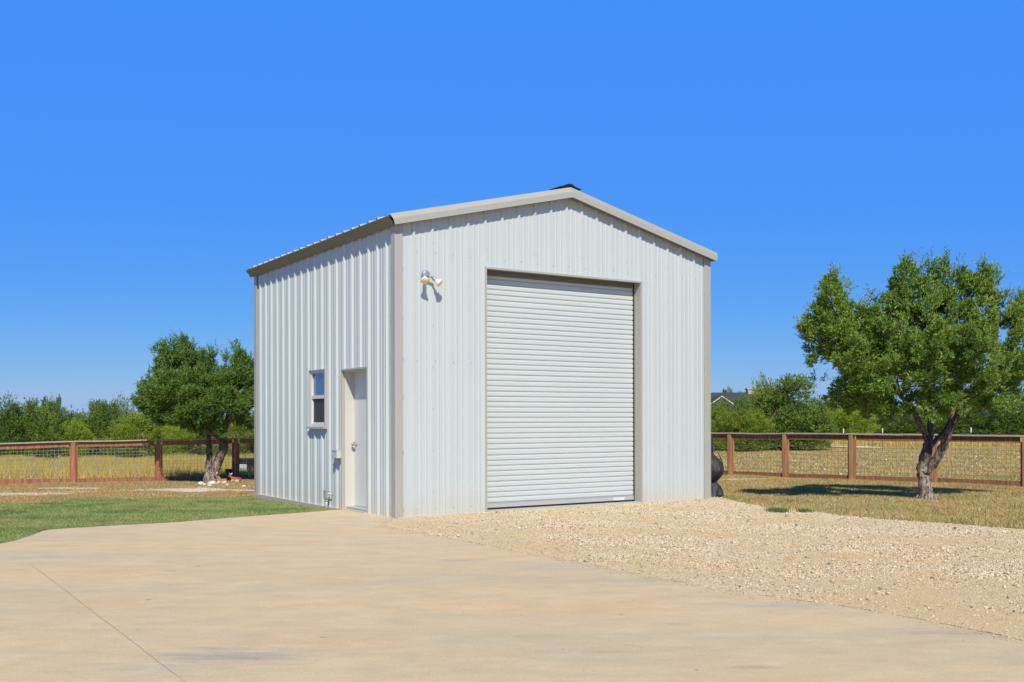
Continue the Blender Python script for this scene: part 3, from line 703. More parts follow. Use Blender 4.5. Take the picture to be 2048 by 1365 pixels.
ts = MB(); ts.box((.06, EO[0] + .034, .008), (DX + .045, EO[1] - .034, .036)); ts.build('threshold', M_BAR, shed, bevel=.005)
# window
wi = MB(); w0, w1, wz0, wz1 = WO; e = .020
wi.box((-.012, w0 - e, wz0 - e), (DP + .01, w0, wz1 + e)); wi.box((-.012, w1, wz0 - e), (DP + .01, w1 + e, wz1 + e)); wi.box((-.012, w0, wz1), (DP + .01, w1, wz1 + e))
wo = wi.build('window', M_TRIM, shed)
s_ = MB(); s_.prism([(-.045, wz0 - .036), (.03, wz0 - .036), (.03, wz0 + .003), (-.043, wz0 - .006)], w0 - .034, w1 + .034, 'xz'); s_.build('sill', M_TRIM, wo)
vf = MB(); mid = 1.795; x0, x1 = .012, .075
vf.box((x0, w0, wz0), (x1, w0 + .045, wz1)); vf.box((x0, w1 - .045, wz0), (x1, w1, wz1)); vf.box((x0, w0 + .045, wz1 - .04), (x1, w1 - .045, wz1)); vf.box((x0, w0 + .045, wz0), (x1, w1 - .045, wz0 + .045)); vf.box((x0 + .004, w0 + .045, mid - .028), (x1, w1 - .045, mid + .028))
vf.box((x0 + .02, w0 + .045, wz0 + .045), (x1, w0 + .062, mid - .028)); vf.box((x0 + .02, w1 - .062, wz0 + .045), (x1, w1 - .045, mid - .028)); vf.box((x0 + .02, w0 + .062, wz0 + .045), (x1, w1 - .062, wz0 + .07))
vf.build('window_frame', M_VINYL, wo, bevel=.002)
pn = MB(); pn.box((.050, w0 + .045, mid + .028), (.055, w1 - .045, wz1 - .04)); pn.build('upper_pane', M_GLASS, wo)
pn = MB(); pn.box((.046, w0 + .062, wz0 + .07), (.050, w1 - .062, mid - .028)); pn.build('screen', M_SCREEN, wo)

# ---------------------------------------------------------------- things fixed to the shed
def on_shed(name, s, t, z):
    x, y = loc(s, t); return empty(name, (x, y, z), TH)
fl_ = on_shed('flood_light', .487, .004, 3.50); tag(fl_, 'twin-headed grey floodlight with amber bulbs on the front wall', 'floodlight')
b = MB(); b.lathe([(.055, 0), (.062, .012), (.060, .05), (.045, .062), (.02, .066)], (0, 0, 0.03), (0, -1, 0), 20); b.build('base', M_LBASE, fl_, True)
def head(p0, p1, axis):
    ax = Vector(axis).normalized(); h = MB(); h.tube([p0, p1], [.016, .018], 10); h.lathe([(.02, 0), (.028, .01), (.03, .05), (.026, .06)], p1, ax, 14); a_ = h.build('lamp_arm', M_LBASE, fl_, True)
    c = MB(); c.lathe([(.026, .0), (.030, .02), (.052, .06), (.060, .072), (.060, .080), (.056, .082)], Vector(p1) + ax * .055, ax, 20); bo = c.build('bulb', M_BULB, fl_, True)
    d_ = MB(); d_.lathe([(.055, 0), (.050, .008), (.03, .014), (.008, .016)], Vector(p1) + ax * .1375, ax, 20); d_.build('bulb_lens', M_AMBER, bo, True)
head((-.035, -.045, .02), (-.045, -.085, .005), (-.30, -.62, -.62))
head((.035, -.045, .02), (.09, -.085, -.02), (.55, -.55, -.60))
ob = on_shed('outlet_box', 0, 2.02, .80); tag(ob, 'pale grey weatherproof outlet box beside the white entry door', 'outlet box')
b = MB(); b.box((-.075, -.095, .0), (.004, .095, .125)); b.box((-.085, -.10, .118), (.004, .10, .130)); b.build('cover', M_GREYP, ob, bevel=.006)
b = MB(); b.tube([(-.03, .10, .10), (-.06, .115, .05), (-.07, .10, -.01), (-.07, .06, -.035), (-.06, .03, -.01), (-.05, .02, .0)], .005, 6); b.build('cable', M_GREYD, ob, True)
cb = on_shed('conduit_box', 0, 2.37, .0); tag(cb, 'grey conduit box on a pipe rising from the lawn corner', 'conduit box')
b = MB(); b.box((-.10, -.045, .13), (-.035, .045, .265)); b.box((-.104, -.05, .245), (-.03, .05, .262)); b.build('box', M_GREYD, cb, bevel=.006)
b = MB(); b.tube([(-.066, 0, -.08), (-.066, 0, .135)], .022, 12); b.tube([(-.066, 0, .085), (-.066, 0, .13)], .028, 12); b.tube([(-.06, -.04, .22), (.0, -.05, .20), (.02, -.05, .2)], .012, 8); b.build('pipe', M_GREYP, cb, True)

# black covered equipment against the far wall
cx_, cy_ = loc(SW + .40, .50)
cov = empty('covered_grill', (cx_, cy_, 0), TH); tag(cov, 'tall black fabric covered grill standing at the right corner of the garage', 'covered grill')
mb = MB(); prof = [(0.0, .20, 0), (.03, .245, 0), (.12, .225, 0), (.20, .205, 0), (.27, .155, 0), (.31, .165, 0), (.38, .225, 0), (.46, .265, 0), (.50, .275, 0), (.58, .25, 0), (.68, .20, 0), (.76, .13, 0), (.80, .095, 0), (.95, .085, 0), (1.08, .085, 0), (1.15, .075, 0), (1.17, .03, 0)]
n = 96; vs = []
pf = []
for (p_, q_) in zip(prof[:-1], prof[1:]):
    for j in range(3): pf.append((p_[0] + (q_[0] - p_[0]) * j / 3, p_[1] + (q_[1] - p_[1]) * j / 3, 0))
prof = pf + [prof[-1]]
for (z, r, _) in prof:
    for k in range(n):
        a = 2 * math.pi * k / n
        w_ = 1 + .07 * math.sin(5 * a + z * 6) + .06 * math.sin(9 * a - z * 16) + .02 * math.sin(23 * a - 7 * z)
        if z > .78: w_ = 1 + .03 * math.sin(6 * a)
        vs.append((r * w_ * math.cos(a) * 1.0, r * w_ * math.sin(a) * 1.15, z - .02 + .012 * math.sin(4 * a)))
fs_ = [tuple(range(n - 1, -1, -1)), tuple((len(prof) - 1) * n + k for k in range(n))]
for i in range(len(prof) - 1): fs_ += [(i * n + k, i * n + (k + 1) % n, (i + 1) * n + (k + 1) % n, (i + 1) * n + k) for k in range(n)]
mb.add(vs, fs_); cvo = mb.build('cover', M_COVER, cov, True)

mb = MB(); mb.tube([(.16, -.10, .80), (.22, -.13, .66), (.30, -.10, .52), (.315, -.07, .44)], .010, 6); mb.build('strap', M_STRAP, cov, True)

# ---------------------------------------------------------------- fences
def fence(name, label, posts, ztop, mat_post, mat_rail, wire, wcol_r, seed, postw=.055, extend=(0, 0)):
    """posts: list of (x, y) on the ground, in order; ztop: list of top heights"""
    rnd = random.Random(seed); root = empty(name, (0, 0, 0)); tag(root, label, 'fence')
    n = len(posts)
    for i, (x, y) in enumerate(posts):
        a = Vector(posts[max(i - 1, 0)]); b = Vector(posts[min(i + 1, n - 1)]); d = (b - a).normalized(); q = Vector((-d.y, d.x))
        if q.y > 0: q = -q      # towards the camera side
        zb = ztf(x, y); lean = rnd.uniform(-.012, .012); m = MB(); c = Vector((x, y))
        for off, hw, pr, col in ((0, postw, .05, 0), (-postw - .026, .022, .02, 0), (postw + .026, .022, .02, 0)):
            m.obox(c + d * (off + lean) + q * pr * .5, d, q, hw, .045 + pr * .5 if off == 0 else .030, zb - .08, ztop[i] - (.035 if off == 0 else .16))
        m.build('post', mat_post, root, bevel=.004)
    cap = MB(); tr = MB(); br = MB()
    for i in range(n - 1):
        a, b = Vector(posts[i]), Vector(posts[i + 1]); d = (b - a).normalized(); q = Vector((-d.y, d.x)); q = -q if q.y > 0 else q
        za, zb2 = ztop[i], ztop[i + 1]; ga, gb = ztf(*a), ztf(*b); L_ = (b - a).length
        def beam(mb_, a0, b0, ha, hb, hh, wq, qoff, sag=0):
            A = Vector((a0.x, a0.y)) + q * qoff; B = Vector((b0.x, b0.y)) + q * qoff; N = 6; vs = []
            for j in range(N + 1):
                k = j / N; p = A.lerp(B, k); z = ha + (hb - ha) * k + sag * math.sin(math.pi * k) + rnd.uniform(-.003, .003)
                vs += [(*(p + q * wq), z), (*(p - q * wq), z), (*(p - q * wq), z + hh), (*(p + q * wq), z + hh)]
            fs = [(0, 1, 2, 3), (4 * N + 3, 4 * N + 2, 4 * N + 1, 4 * N)]
            for j in range(N):
                for e in range(4): fs.append((4 * j + e, 4 * j + (e + 1) % 4, 4 * j + 4 + (e + 1) % 4, 4 * j + 4 + e))
            mb_.add(vs, fs)
        g_ = .003
        beam(cap, a + d * g_, b - d * g_, za - .034, zb2 - .034, .034, .085, .02, rnd.uniform(-.012, .004))
        pw = postw + .05
        beam(tr, a + d * pw, b - d * pw, za - .175, zb2 - .175, .135, .020, .01, rnd.uniform(-.012, .0))
        beam(br, a + d * pw, b - d * pw, ga + .015, gb + .015, .125, .020, .01, .0)
        w = MB(); N = int((L_ - 2 * pw) / .1016)
        def wire_box(p, q_, r): w.tube([p, q_], r, 4, cap=False)
        for k in range(1, N + 1):
            u_ = (pw + k * (L_ - 2 * pw) / (N + 1)) / L_; p = a.lerp(b, u_); p = p - q * .018
            g1 = ga + (gb - ga) * u_; t1 = za + (zb2 - za) * u_
            wire_box((p.x, p.y, g1 + .11), (p.x + rnd.uniform(-.004, .004), p.y, t1 - .10), wcol_r[0])
        M_ = int((za - ga - .2) / .1016)
        for k in range(0, M_ + 1):
            f = k / max(M_, 1); p0 = a + d * .06 - q * .022; p1 = b - d * .06 - q * .022
            wire_box((p0.x, p0.y, ga + .13 + f * (za - ga - .29)), (p1.x, p1.y, gb + .13 + f * (zb2 - gb - .29)), wcol_r[1])
        w.build('wire_panel', wire, root)
    cap.build('cap_board', M_CAP, root); tr.build('top_rail', mat_rail, root); br.build('bottom_rail', mat_rail, root)
    return root
def fp(px, pyt, D): v = at(px, pyt, D); return (v.x, v.y), v.z
LP = [fp(px, py, D) for px, py, D in ((-310, 896, 26.6), (-170, 891.5, 27.6), (-20, 887.5, 28.6), (147, 882, 29.3), (317, 879, 30.1), (472, 876, 30.8), (620, 873.5, 31.5))]
fence('wire_fence', 'red-stained timber and wire mesh fence left of the garage', [p for p, z in LP], [z for p, z in LP], M_WRED, M_WRED, M_WIRE, (.0042, .0042), 3, .062)
RPs = [fp(px, py, D) for px, py, D in ((1290, 864, 30.4), (1362, 864.5, 29.3), (1462, 865.5, 28.0), (1572, 866, 26.7), (1705, 867, 25.4), (1867, 868.5, 24.2), (2050, 870.5, 22.9), (2300, 875, 21.6))]
fence('wire_fence', 'brown timber and wire mesh fence right of the garage', [p for p, z in RPs], [z for p, z in RPs], M_WBRN, M_WDARK, M_WIREBR, (.0026, .0034), 4, .050)

# steel field posts beyond
tp0 = None
for (px, py, D, lab) in ((1687, 857.5, 50, 'leftmost of three white-tipped steel field posts behind the right fence'), (1765, 857, 50.5, 'middle one of three white-tipped steel field posts behind the right fence'), (1942, 855.5, 46, 'white-tipped steel field post right of the twisted juniper trunk')):
    v = at(px, py, D); zb = ztf(v.x, v.y); r = empty('field_post', (v.x, v.y, zb)); h = v.z - zb
    m = MB(); m.box((-.016, -.006, -.1), (.016, .0, h - .22)); m.box((-.004, .0, -.1), (.004, .022, h - .22)); m.build('stake', M_TPOST, r)
    m = MB(); m.box((-.020, -.010, h - .22), (.020, .026, h)); m.build('white_tip', M_TTOP, r)
    tag(r, lab, 'field post', 'steel field posts behind the right fence')

# ---------------------------------------------------------------- trees
def crown_arrays(lobes, nsp, K, L, leaf, wid, seed, up=.5, inner=.5, lump=.16):
    g_ = np.random.default_rng(seed); lob = np.array(lobes, float)
    area = (lob[:, 3] * lob[:, 4] + lob[:, 4] * lob[:, 5] + lob[:, 3] * lob[:, 5]); li = g_.choice(len(lob), nsp, p=area / area.sum())
    d = g_.normal(0, 1, (nsp, 3)); d /= np.linalg.norm(d, axis=1)[:, None]
    rho = 1 - inner * g_.uniform(0, 1, nsp) ** 1.6
    ph = lob[li, 0] * 7 + li
    rho *= 1 + lump * np.sin(d[:, 0] * 5.1 + ph) * np.sin(d[:, 2] * 6.3 + ph * 1.7) + lump * .7 * np.sin(d[:, 1] * 9 + ph) * np.sin(d[:, 2] * 8 - ph)
    p = lob[li, :3] + d * lob[li, 3:6] * rho[:, None]
    tw = d * .75 + np.array([0, 0, up]) + g_.normal(0, .42, (nsp, 3)); tw /= np.linalg.norm(tw, axis=1)[:, None]
    Ls = L * g_.uniform(.5, 1.5, nsp) * np.where(g_.uniform(0, 1, nsp) < .06, 1.9, 1)
    k = (np.arange(K) + .5) / K
    base = p[:, None] + tw[:, None] * (Ls[:, None] * k[None])[..., None] + g_.normal(0, .018, (nsp, K, 3)) * (L / .25)
    base[..., 2] += (k[None] ** 2) * Ls[:, None] * .12
    ld = tw[:, None] * .8 + g_.normal(0, .5, (nsp, K, 3)) + np.array([0, 0, .15]); ld /= np.linalg.norm(ld, axis=2)[..., None]
    ll = leaf * g_.uniform(.6, 1.4, (nsp, K)) * (1.15 - .5 * k[None])
    sd = np.cross(ld, g_.normal(0, 1, (nsp, K, 3))); sd /= np.linalg.norm(sd, axis=2)[..., None] + 1e-9
    ww = wid * g_.uniform(.7, 1.3, (nsp, K))
    A = base - sd * ww[..., None] / 2; B = base + sd * ww[..., None] / 2; Cc = base + ld * ll[..., None]
    V = np.stack([A, B, Cc], 2).reshape(-1, 3); return V, np.arange(len(V)).reshape(-1, 3)

def clumped(lobes, per, r0, r1, nsp, K, L, leaf, wid, seed, up=.7, flat=.8, core=.25):
    g_ = np.random.default_rng(seed); out = []
    for (x, y, z, rx, ry, rz) in lobes:
        n = max(4, int(per * (rx * ry + ry * rz + rx * rz) / .9 * (1 if per > 0 else 1)))
        d = g_.normal(0, 1, (n, 3)); d /= np.linalg.norm(d, axis=1)[:, None]
        rho = np.where(g_.uniform(0, 1, n) < core, g_.uniform(.2, .7, n), g_.uniform(.66, .95, n))
        p = np.array([x, y, z]) + d * np.array([rx, ry, rz]) * rho[:, None]; r = g_.uniform(r0, r1, n)
        for q, rr in zip(p, r): out.append((q[0], q[1], q[2], rr, rr, rr * flat))
    out = np.array(out); m = len(out); ctr = np.array(lobes)[:, :3].mean(0)
    ax = out[:, :3] - ctr; ax /= np.linalg.norm(ax, axis=1)[:, None] + 1e-6
    ax = ax * .75 + np.array([0, 0, up]) + g_.normal(0, .28, (m, 3)); ax /= np.linalg.norm(ax, axis=1)[:, None]
    ci = g_.integers(0, m, nsp); c = out[ci]; a_ = ax[ci]          # each clump is a pointed plume of sprays
    d = g_.normal(0, 1, (nsp, 3)); d -= a_ * (d * a_).sum(1)[:, None]; d /= np.linalg.norm(d, axis=1)[:, None] + 1e-6
    u_ = g_.uniform(0, 1, nsp) ** 1.25; rr_ = c[:, 3]
    p = c[:, :3] + a_ * (rr_ * (-.9 + 2.9 * u_))[:, None] + d * (rr_ * (1.0 - .88 * u_) * np.sqrt(g_.uniform(.15, 1, nsp)) * .85)[:, None]
    Ls = L * g_.uniform(.5, 1.3, nsp) * (1.1 - .45 * u_) * np.where(g_.uniform(0, 1, nsp) < .04, 1.8, 1); k = (np.arange(K) + .5) / K
    tw = a_ * .9 + d * .65 + g_.normal(0, .16, (nsp, 3)); tw /= np.linalg.norm(tw, axis=1)[:, None]
    base = p[:, None] + tw[:, None] * (Ls[:, None] * k[None])[..., None] + g_.normal(0, .009, (nsp, K, 3)) * (L / .18)
    ld = tw[:, None] * 1.0 + g_.normal(0, .40, (nsp, K, 3)); ld /= np.linalg.norm(ld, axis=2)[..., None]
    ll = leaf * g_.uniform(.6, 1.4, (nsp, K)) * (1.2 - .6 * k[None]); sd = np.cross(ld, g_.normal(0, 1, (nsp, K, 3))); sd /= np.linalg.norm(sd, axis=2)[..., None] + 1e-9
    ww = wid * g_.uniform(.7, 1.3, (nsp, K)); A = base - sd * ww[..., None] / 2; B = base + sd * ww[..., None] / 2; Cc = base + ld * ll[..., None]
    V = np.stack([A, B, Cc], 2).reshape(-1, 3); return V, np.arange(len(V)).reshape(-1, 3)

def px_lobe(px, py, rx, ry, D, dd, base, rd=None):
    v = at(px, py, D + dd) - base; k = (D + dd) / F
    return (v.x, v.y, v.z, rx * k, (rd or (rx + ry) / 2) * k, ry * k)
def limb(pts, D0, base):  # pts (px, py, dd, r)
    return [at(p[0], p[1], D0 + p[2]) - base for p in pts], [p[3] for p in pts]
def smooth_path(pts, rr, sub=4):
    out, ro = [], []
    for i in range(len(pts) - 1):
        p0, p1, p2, p3 = pts[max(i - 1, 0)], pts[i], pts[i + 1], pts[min(i + 2, len(pts) - 1)]
        for j in range(sub):
            t = j / sub; q = .5 * ((2 * p1) + (p2 - p0) * t + (2 * p0 - 5 * p1 + 4 * p2 - p3) * t * t + (3 * p1 - p0 - 3 * p2 + p3) * t ** 3)
            out.append(q); ro.append(rr[i] + (rr[i + 1] - rr[i]) * t)
    out.append(pts[-1]); ro.append(rr[-1]); return out, ro

# right-hand juniper
DR = 19.0; bx, by = gnd(1853, 1001, -.09); DR = by
base = Vector((bx, by, ztf(bx, by)))
tr_ = empty('juniper_tree', base); tag(tr_, 'spreading juniper with a twisted forked trunk right of the garage', 'tree')
lim = [([(1853, 1004, 0, .150), (1852, 985, 0, .118), (1849, 960, .02, .106), (1845, 938, .05, .108), (1850, 915, .05, .098), (1856, 890, .05, .082), (1853, 872, .05, .060), (1838, 845, 0, .050), (1822, 815, -.1, .044), (1795, 785, -.2, .036), (1768, 755, -.3, .030), (1730, 725, -.5, .024), (1690, 690, -.9, .026), (1668, 640, -.9, .018), (1662, 590, -.9, .010)], 12),
       ([(1850, 945, .0, .085), (1868, 925, -.1, .085), (1884, 898, -.2, .080), (1896, 870, -.3, .070), (1905, 848, -.35, .060), (1922, 822, -.4, .052), (1940, 798, -.4, .044), (1965, 760, -.3, .044), (1985, 710, -.2, .034), (1995, 650, -.1, .022), (1985, 590, 0, .011)], 10),
       ([(1856, 892, .05, .055), (1860, 870, .15, .060), (1861, 840, .25, .054), (1859, 800, .35, .048), (1850, 750, .4, .042), (1845, 690, .4, .034), (1842, 620, .4, .022), (1838, 560, .4, .010)], 9),
       ([(1862, 893, .1, .045), (1876, 876, .2, .042), (1892, 858, .35, .040), (1904, 830, .5, .036), (1915, 790, .7, .030), (1930, 730, .9, .024), (1945, 660, 1.0, .014)], 8),
       ([(1780, 770, -.5, .030), (1740, 765, -.2, .025), (1705, 760, 0, .018), (1680, 745, .1, .010)], 6), ([(1800, 790, -.35, .028), (1790, 740, .1, .026), (1785, 680, .3, .020), (1790, 620, .5, .012)], 6),
       ([(1965, 760, -.3, .028), (2010, 735, -.3, .024), (2050, 690, -.2, .018), (2070, 640, -.1, .010)], 6), ([(1850, 750, .4, .026), (1810, 700, .1, .022), (1800, 640, -.2, .014)], 6),
       ([(1880, 905, -.2, .026), (1893, 885, -.4, .024), (1908, 850, -.5, .020), (1918, 815, -.4, .016), (1925, 780, -.2, .010)], 6)]
mb = MB()
for i, (pts, n_) in enumerate(lim):
    P, rr = limb(pts, DR, base); P, rr = smooth_path(P, rr, 4)
    jr = random.Random(i); P = [p + Vector((jr.uniform(-1, 1), jr.uniform(-1, 1), 0)) * rr[k] * .13 for k, p in enumerate(P)]
    mb.tube(P, rr, max(n_, 8), m=0, wob=.13, seed=i)
for a_, l_ in ((0, .3), (1.3, .25), (2.5, .3), (3.7, .22), (5.1, .28)):
    mb.tube([(0, 0, .16), (math.cos(a_) * l_ * .5, math.sin(a_) * l_ * .5, .05), (math.cos(a_) * l_, math.sin(a_) * l_, -.03)], [.07, .045, .015], 6, wob=.15, seed=int(a_ * 9))
rnd = random.Random(17)
for i in range(46):   # bare twigs inside the crown
    px, py = rnd.uniform(1640, 2030), rnd.uniform(600, 800); dd = rnd.uniform(-.9, 1.0)
    p = at(px, py, DR + dd) - base; q = p + Vector((rnd.uniform(-.25, .25), rnd.uniform(-.25, .25), rnd.uniform(.15, .45)))
    mb.tube([p, (p + q) / 2 + Vector((rnd.uniform(-.05, .05), 0, 0)), q], [.010, .007, .003], 4, m=0)
# pale peeling bark low on the trunk
tko = mb.build('trunk', [M_BARK, M_BARKB], tr_, True)
pol = tko.data.polygons; tmi = [1 if (p.center.z < .62 and p.center.x < .25) or (p.center.x > .18 and p.center.z < 1.35 and p.normal.x > -.1 and p.normal.z < .2) else 0 for p in pol]; pol.foreach_set('material_index', tmi)
lob = [px_lobe(a[0] + 4, a[1] + 13, a[2] * .95, a[3] * .93, DR, dd, base) for a, dd in (((1664, 655, 44, 62), -.8), ((1655, 610, 30, 42), -.9), ((1668, 578, 22, 34), -.9), ((1640, 690, 28, 40), -.7), ((1705, 735, 46, 44), -.6), ((1735, 690, 48, 52), -.2), ((1715, 775, 42, 30), -.2), ((1770, 775, 42, 40), -.3),
        ((1775, 625, 40, 44), .3), ((1822, 598, 50, 56), .4), ((1812, 560, 28, 30), .4), ((1868, 570, 26, 36), .5), ((1878, 620, 48, 52), .3), ((1800, 695, 58, 54), -.2), ((1850, 730, 52, 48), -.7), ((1890, 690, 55, 55), -.6),
        ((1945, 600, 46, 48), .2), ((1972, 565, 22, 30), .1), ((1985, 645, 55, 55), -.2), ((1950, 720, 60, 50), -.8), ((2020, 700, 50, 52), -.3), ((2045, 620, 42, 44), 0), ((2085, 660, 50, 60), 0), ((1925, 770, 46, 34), -.5), ((1975, 775, 44, 34), 0), ((1860, 790, 38, 28), .3), ((1900, 650, 60, 60), .9), ((1810, 650, 60, 60), 1.0), ((1740, 740, 40, 34), .6), ((2000, 740, 40, 34), .6), ((2070, 740, 38, 40), .1), ((1752, 815, 26, 18), -.1), ((1760, 745, 44, 36), -1.2), ((1700, 700, 40, 40), -1.2), ((1820, 725, 44, 36), -1.2), ((1632, 640, 26, 40), -.8), ((1775, 800, 40, 22), -.8), ((1725, 795, 36, 20), -.4), ((1850, 680, 50, 44), -1.3), ((1940, 680, 50, 44), -1.2), ((1985, 800, 40, 18), -.2), ((1745, 655, 36, 46), -.5), ((1690, 640, 30, 40), -.3), ((1920, 560, 24, 34), .3), ((1722, 650, 36, 46), -.4), ((1700, 690, 40, 40), .1), ((1740, 700, 40, 40), .4), ((1830, 800, 44, 22), -.6), ((1900, 790, 50, 22), -.7), ((1690, 790, 34, 20), -.3), ((1800, 545, 18, 26), .4))]
V, T = clumped(lob, 40, .06, .118, 38000, 14, .115, .052, .0150, 21, up=.75, core=.10)
tw_ = [px_lobe(a[0], a[1] + 12, a[2], a[3], DR, dd, base) for a, dd in (((1882, 538, 14, 20), .4), ((1832, 530, 12, 16), .4), ((1975, 540, 9, 20), .1), ((1650, 566, 7, 22), -.9), ((2035, 585, 18, 14), 0), ((1612, 640, 10, 24), -.8), ((1634, 748, 9, 6), -.5), ((1740, 598, 8, 22), .3), ((1905, 545, 14, 18), .3), ((1812, 520, 6, 24), .4), ((1860, 528, 6, 22), .4), ((1888, 520, 5, 22), .4), ((1965, 528, 5, 24), .1), ((1990, 545, 6, 22), .1), ((1668, 548, 5, 22), -.9), ((1690, 570, 5, 20), -.9), ((1730, 620, 6, 22), -.2), ((2010, 590, 6, 24), 0))]
V2, T2 = crown_arrays(tw_, 420, 20, .15, .055, .017, 22, up=.9, inner=.8)
cr = np_mesh('crown', np.concatenate([V, V2]), np.concatenate([T, T2 + len(V)]), M_LEAF, tr_)

# left-hand juniper
bx, by = gnd(428, 966, -.38); DL = by; base = Vector((bx, by, ztf(bx, by)))
tl_ = empty('juniper_tree', base); tag(tl_, 'dense dark juniper in front of the left fence beside the garage', 'tree')
lim = [([(424, 970, 0, .22), (422, 955, 0, .19), (428, 940, 0, .17), (436, 922, 0, .14), (444, 905, 0, .13), (448, 890, 0, .125), (444, 872, 0, .12), (440, 855, 0, .09), (430, 835, 0, .07), (415, 800, .2, .055), (400, 760, .2, .035), (380, 710, .2, .015)], 10),
       ([(420, 950, 0, .10), (417, 935, .05, .095), (419, 915, .05, .088), (418, 895, .1, .08), (417, 872, .2, .07), (412, 850, .3, .06), (405, 820, .4, .04)], 8),
       ([(446, 880, 0, .085), (432, 872, -.1, .07), (420, 866, -.15, .065), (408, 852, -.3, .06), (396, 843, -.4, .052), (375, 820, -.6, .04), (350, 790, -.7, .03), (325, 770, -.7, .015)], 8),
       ([(446, 876, 0, .08), (450, 860, .1, .07), (452, 845, .1, .062), (458, 820, .1, .05), (466, 780, .1, .035), (470, 740, .1, .02), (473, 705, .1, .008)], 8),
       ([(448, 868, 0, .05), (456, 850, -.3, .045), (470, 825, -.4, .035), (490, 800, -.4, .02)], 6)]
mb = MB()
for i, (pts, n_) in enumerate(lim):
    P, rr = limb(pts, DL, base); P, rr = smooth_path(P, rr, 3); jr = random.Random(i + 30); P = [p + Vector((jr.uniform(-1, 1), jr.uniform(-1, 1), 0)) * rr[k] * .12 for k, p in enumerate(P)]
    mb.tube(P, rr, n_, wob=.14, seed=i + 50)
for a_, l_ in ((0, .32), (1.3, .3), (2.9, .42), (3.6, .36), (5.1, .3)):
    mb.tube([(0, 0, .22), (math.cos(a_) * l_ * .5, math.sin(a_) * l_ * .5, .09), (math.cos(a_) * l_, math.sin(a_) * l_, -.03)], [.12, .075, .025], 6, wob=.15, seed=int(a_ * 7))
tko = mb.build('trunk', [M_BARK, M_BARKB], tl_, True); pol = tko.data.polygons; pol.foreach_set('material_index', [1 if p.center.z < .56 + .1 * math.sin(p.center.x * 20) else 0 for p in pol])
lob = [px_lobe(a[0] + 2, a[1] + 8, a[2] * .95, a[3] * .94, DL, dd, base) for a, dd in (((352, 725, 34, 36), 0), ((366, 700, 17, 22), 0), ((330, 712, 12, 22), 0), ((318, 770, 30, 36), -.2), ((305, 790, 24, 26), -.2), ((355, 775, 42, 40), -.6), ((400, 765, 38, 38), -.3), ((410, 735, 22, 24), .2), ((398, 722, 20, 20), .1), ((345, 822, 38, 20), -.5), ((390, 818, 40, 26), -.8), ((440, 800, 34, 34), -.6), ((468, 745, 24, 34), .1), ((472, 712, 10, 18), .1),
        ((490, 770, 26, 36), .1), ((515, 760, 26, 40), .2), ((500, 735, 12, 18), .2), ((480, 815, 34, 26), -.3), ((425, 835, 18, 12), -.3), ((432, 848, 14, 14), -.5), ((360, 770, 50, 45), .8), ((440, 780, 50, 40), .9), ((300, 812, 18, 14), -.1), ((525, 800, 30, 34), 0), ((444, 765, 30, 30), .0), ((335, 835, 34, 14), -.4), ((300, 800, 22, 24), -.3), ((480, 838, 22, 12), -.2), ((380, 842, 30, 12), -.5), ((385, 800, 40, 30), -1.0), ((330, 790, 30, 34), -.9))]
V, T = clumped(lob, 36, .08, .145, 25000, 13, .19, .066, .020, 41, up=.7)
tw_ = [px_lobe(a[0], a[1] + 9, a[2], a[3], DL, dd, base) for a, dd in (((313, 694, 6, 14), 0), ((346, 680, 5, 10), 0), ((363, 676, 7, 10), 0), ((424, 702, 7, 14), 0), ((474, 690, 6, 14), .1), ((452, 712, 6, 14), .1), ((286, 770, 7, 14), -.2), ((330, 688, 4, 16), 0), ((380, 686, 5, 16), 0), ((398, 700, 5, 14), .1), ((488, 716, 5, 18), .1), ((300, 742, 5, 14), -.1), ((500, 722, 5, 16), .1))]
V2, T2 = crown_arrays(tw_, 330, 16, .17, .065, .022, 42, up=.9, inner=.8)
cr = np_mesh('crown', np.concatenate([V, V2]), np.concatenate([T, T2 + len(V)]), M_LEAF, tl_); cr.color = (.66, .74, .82, 1)

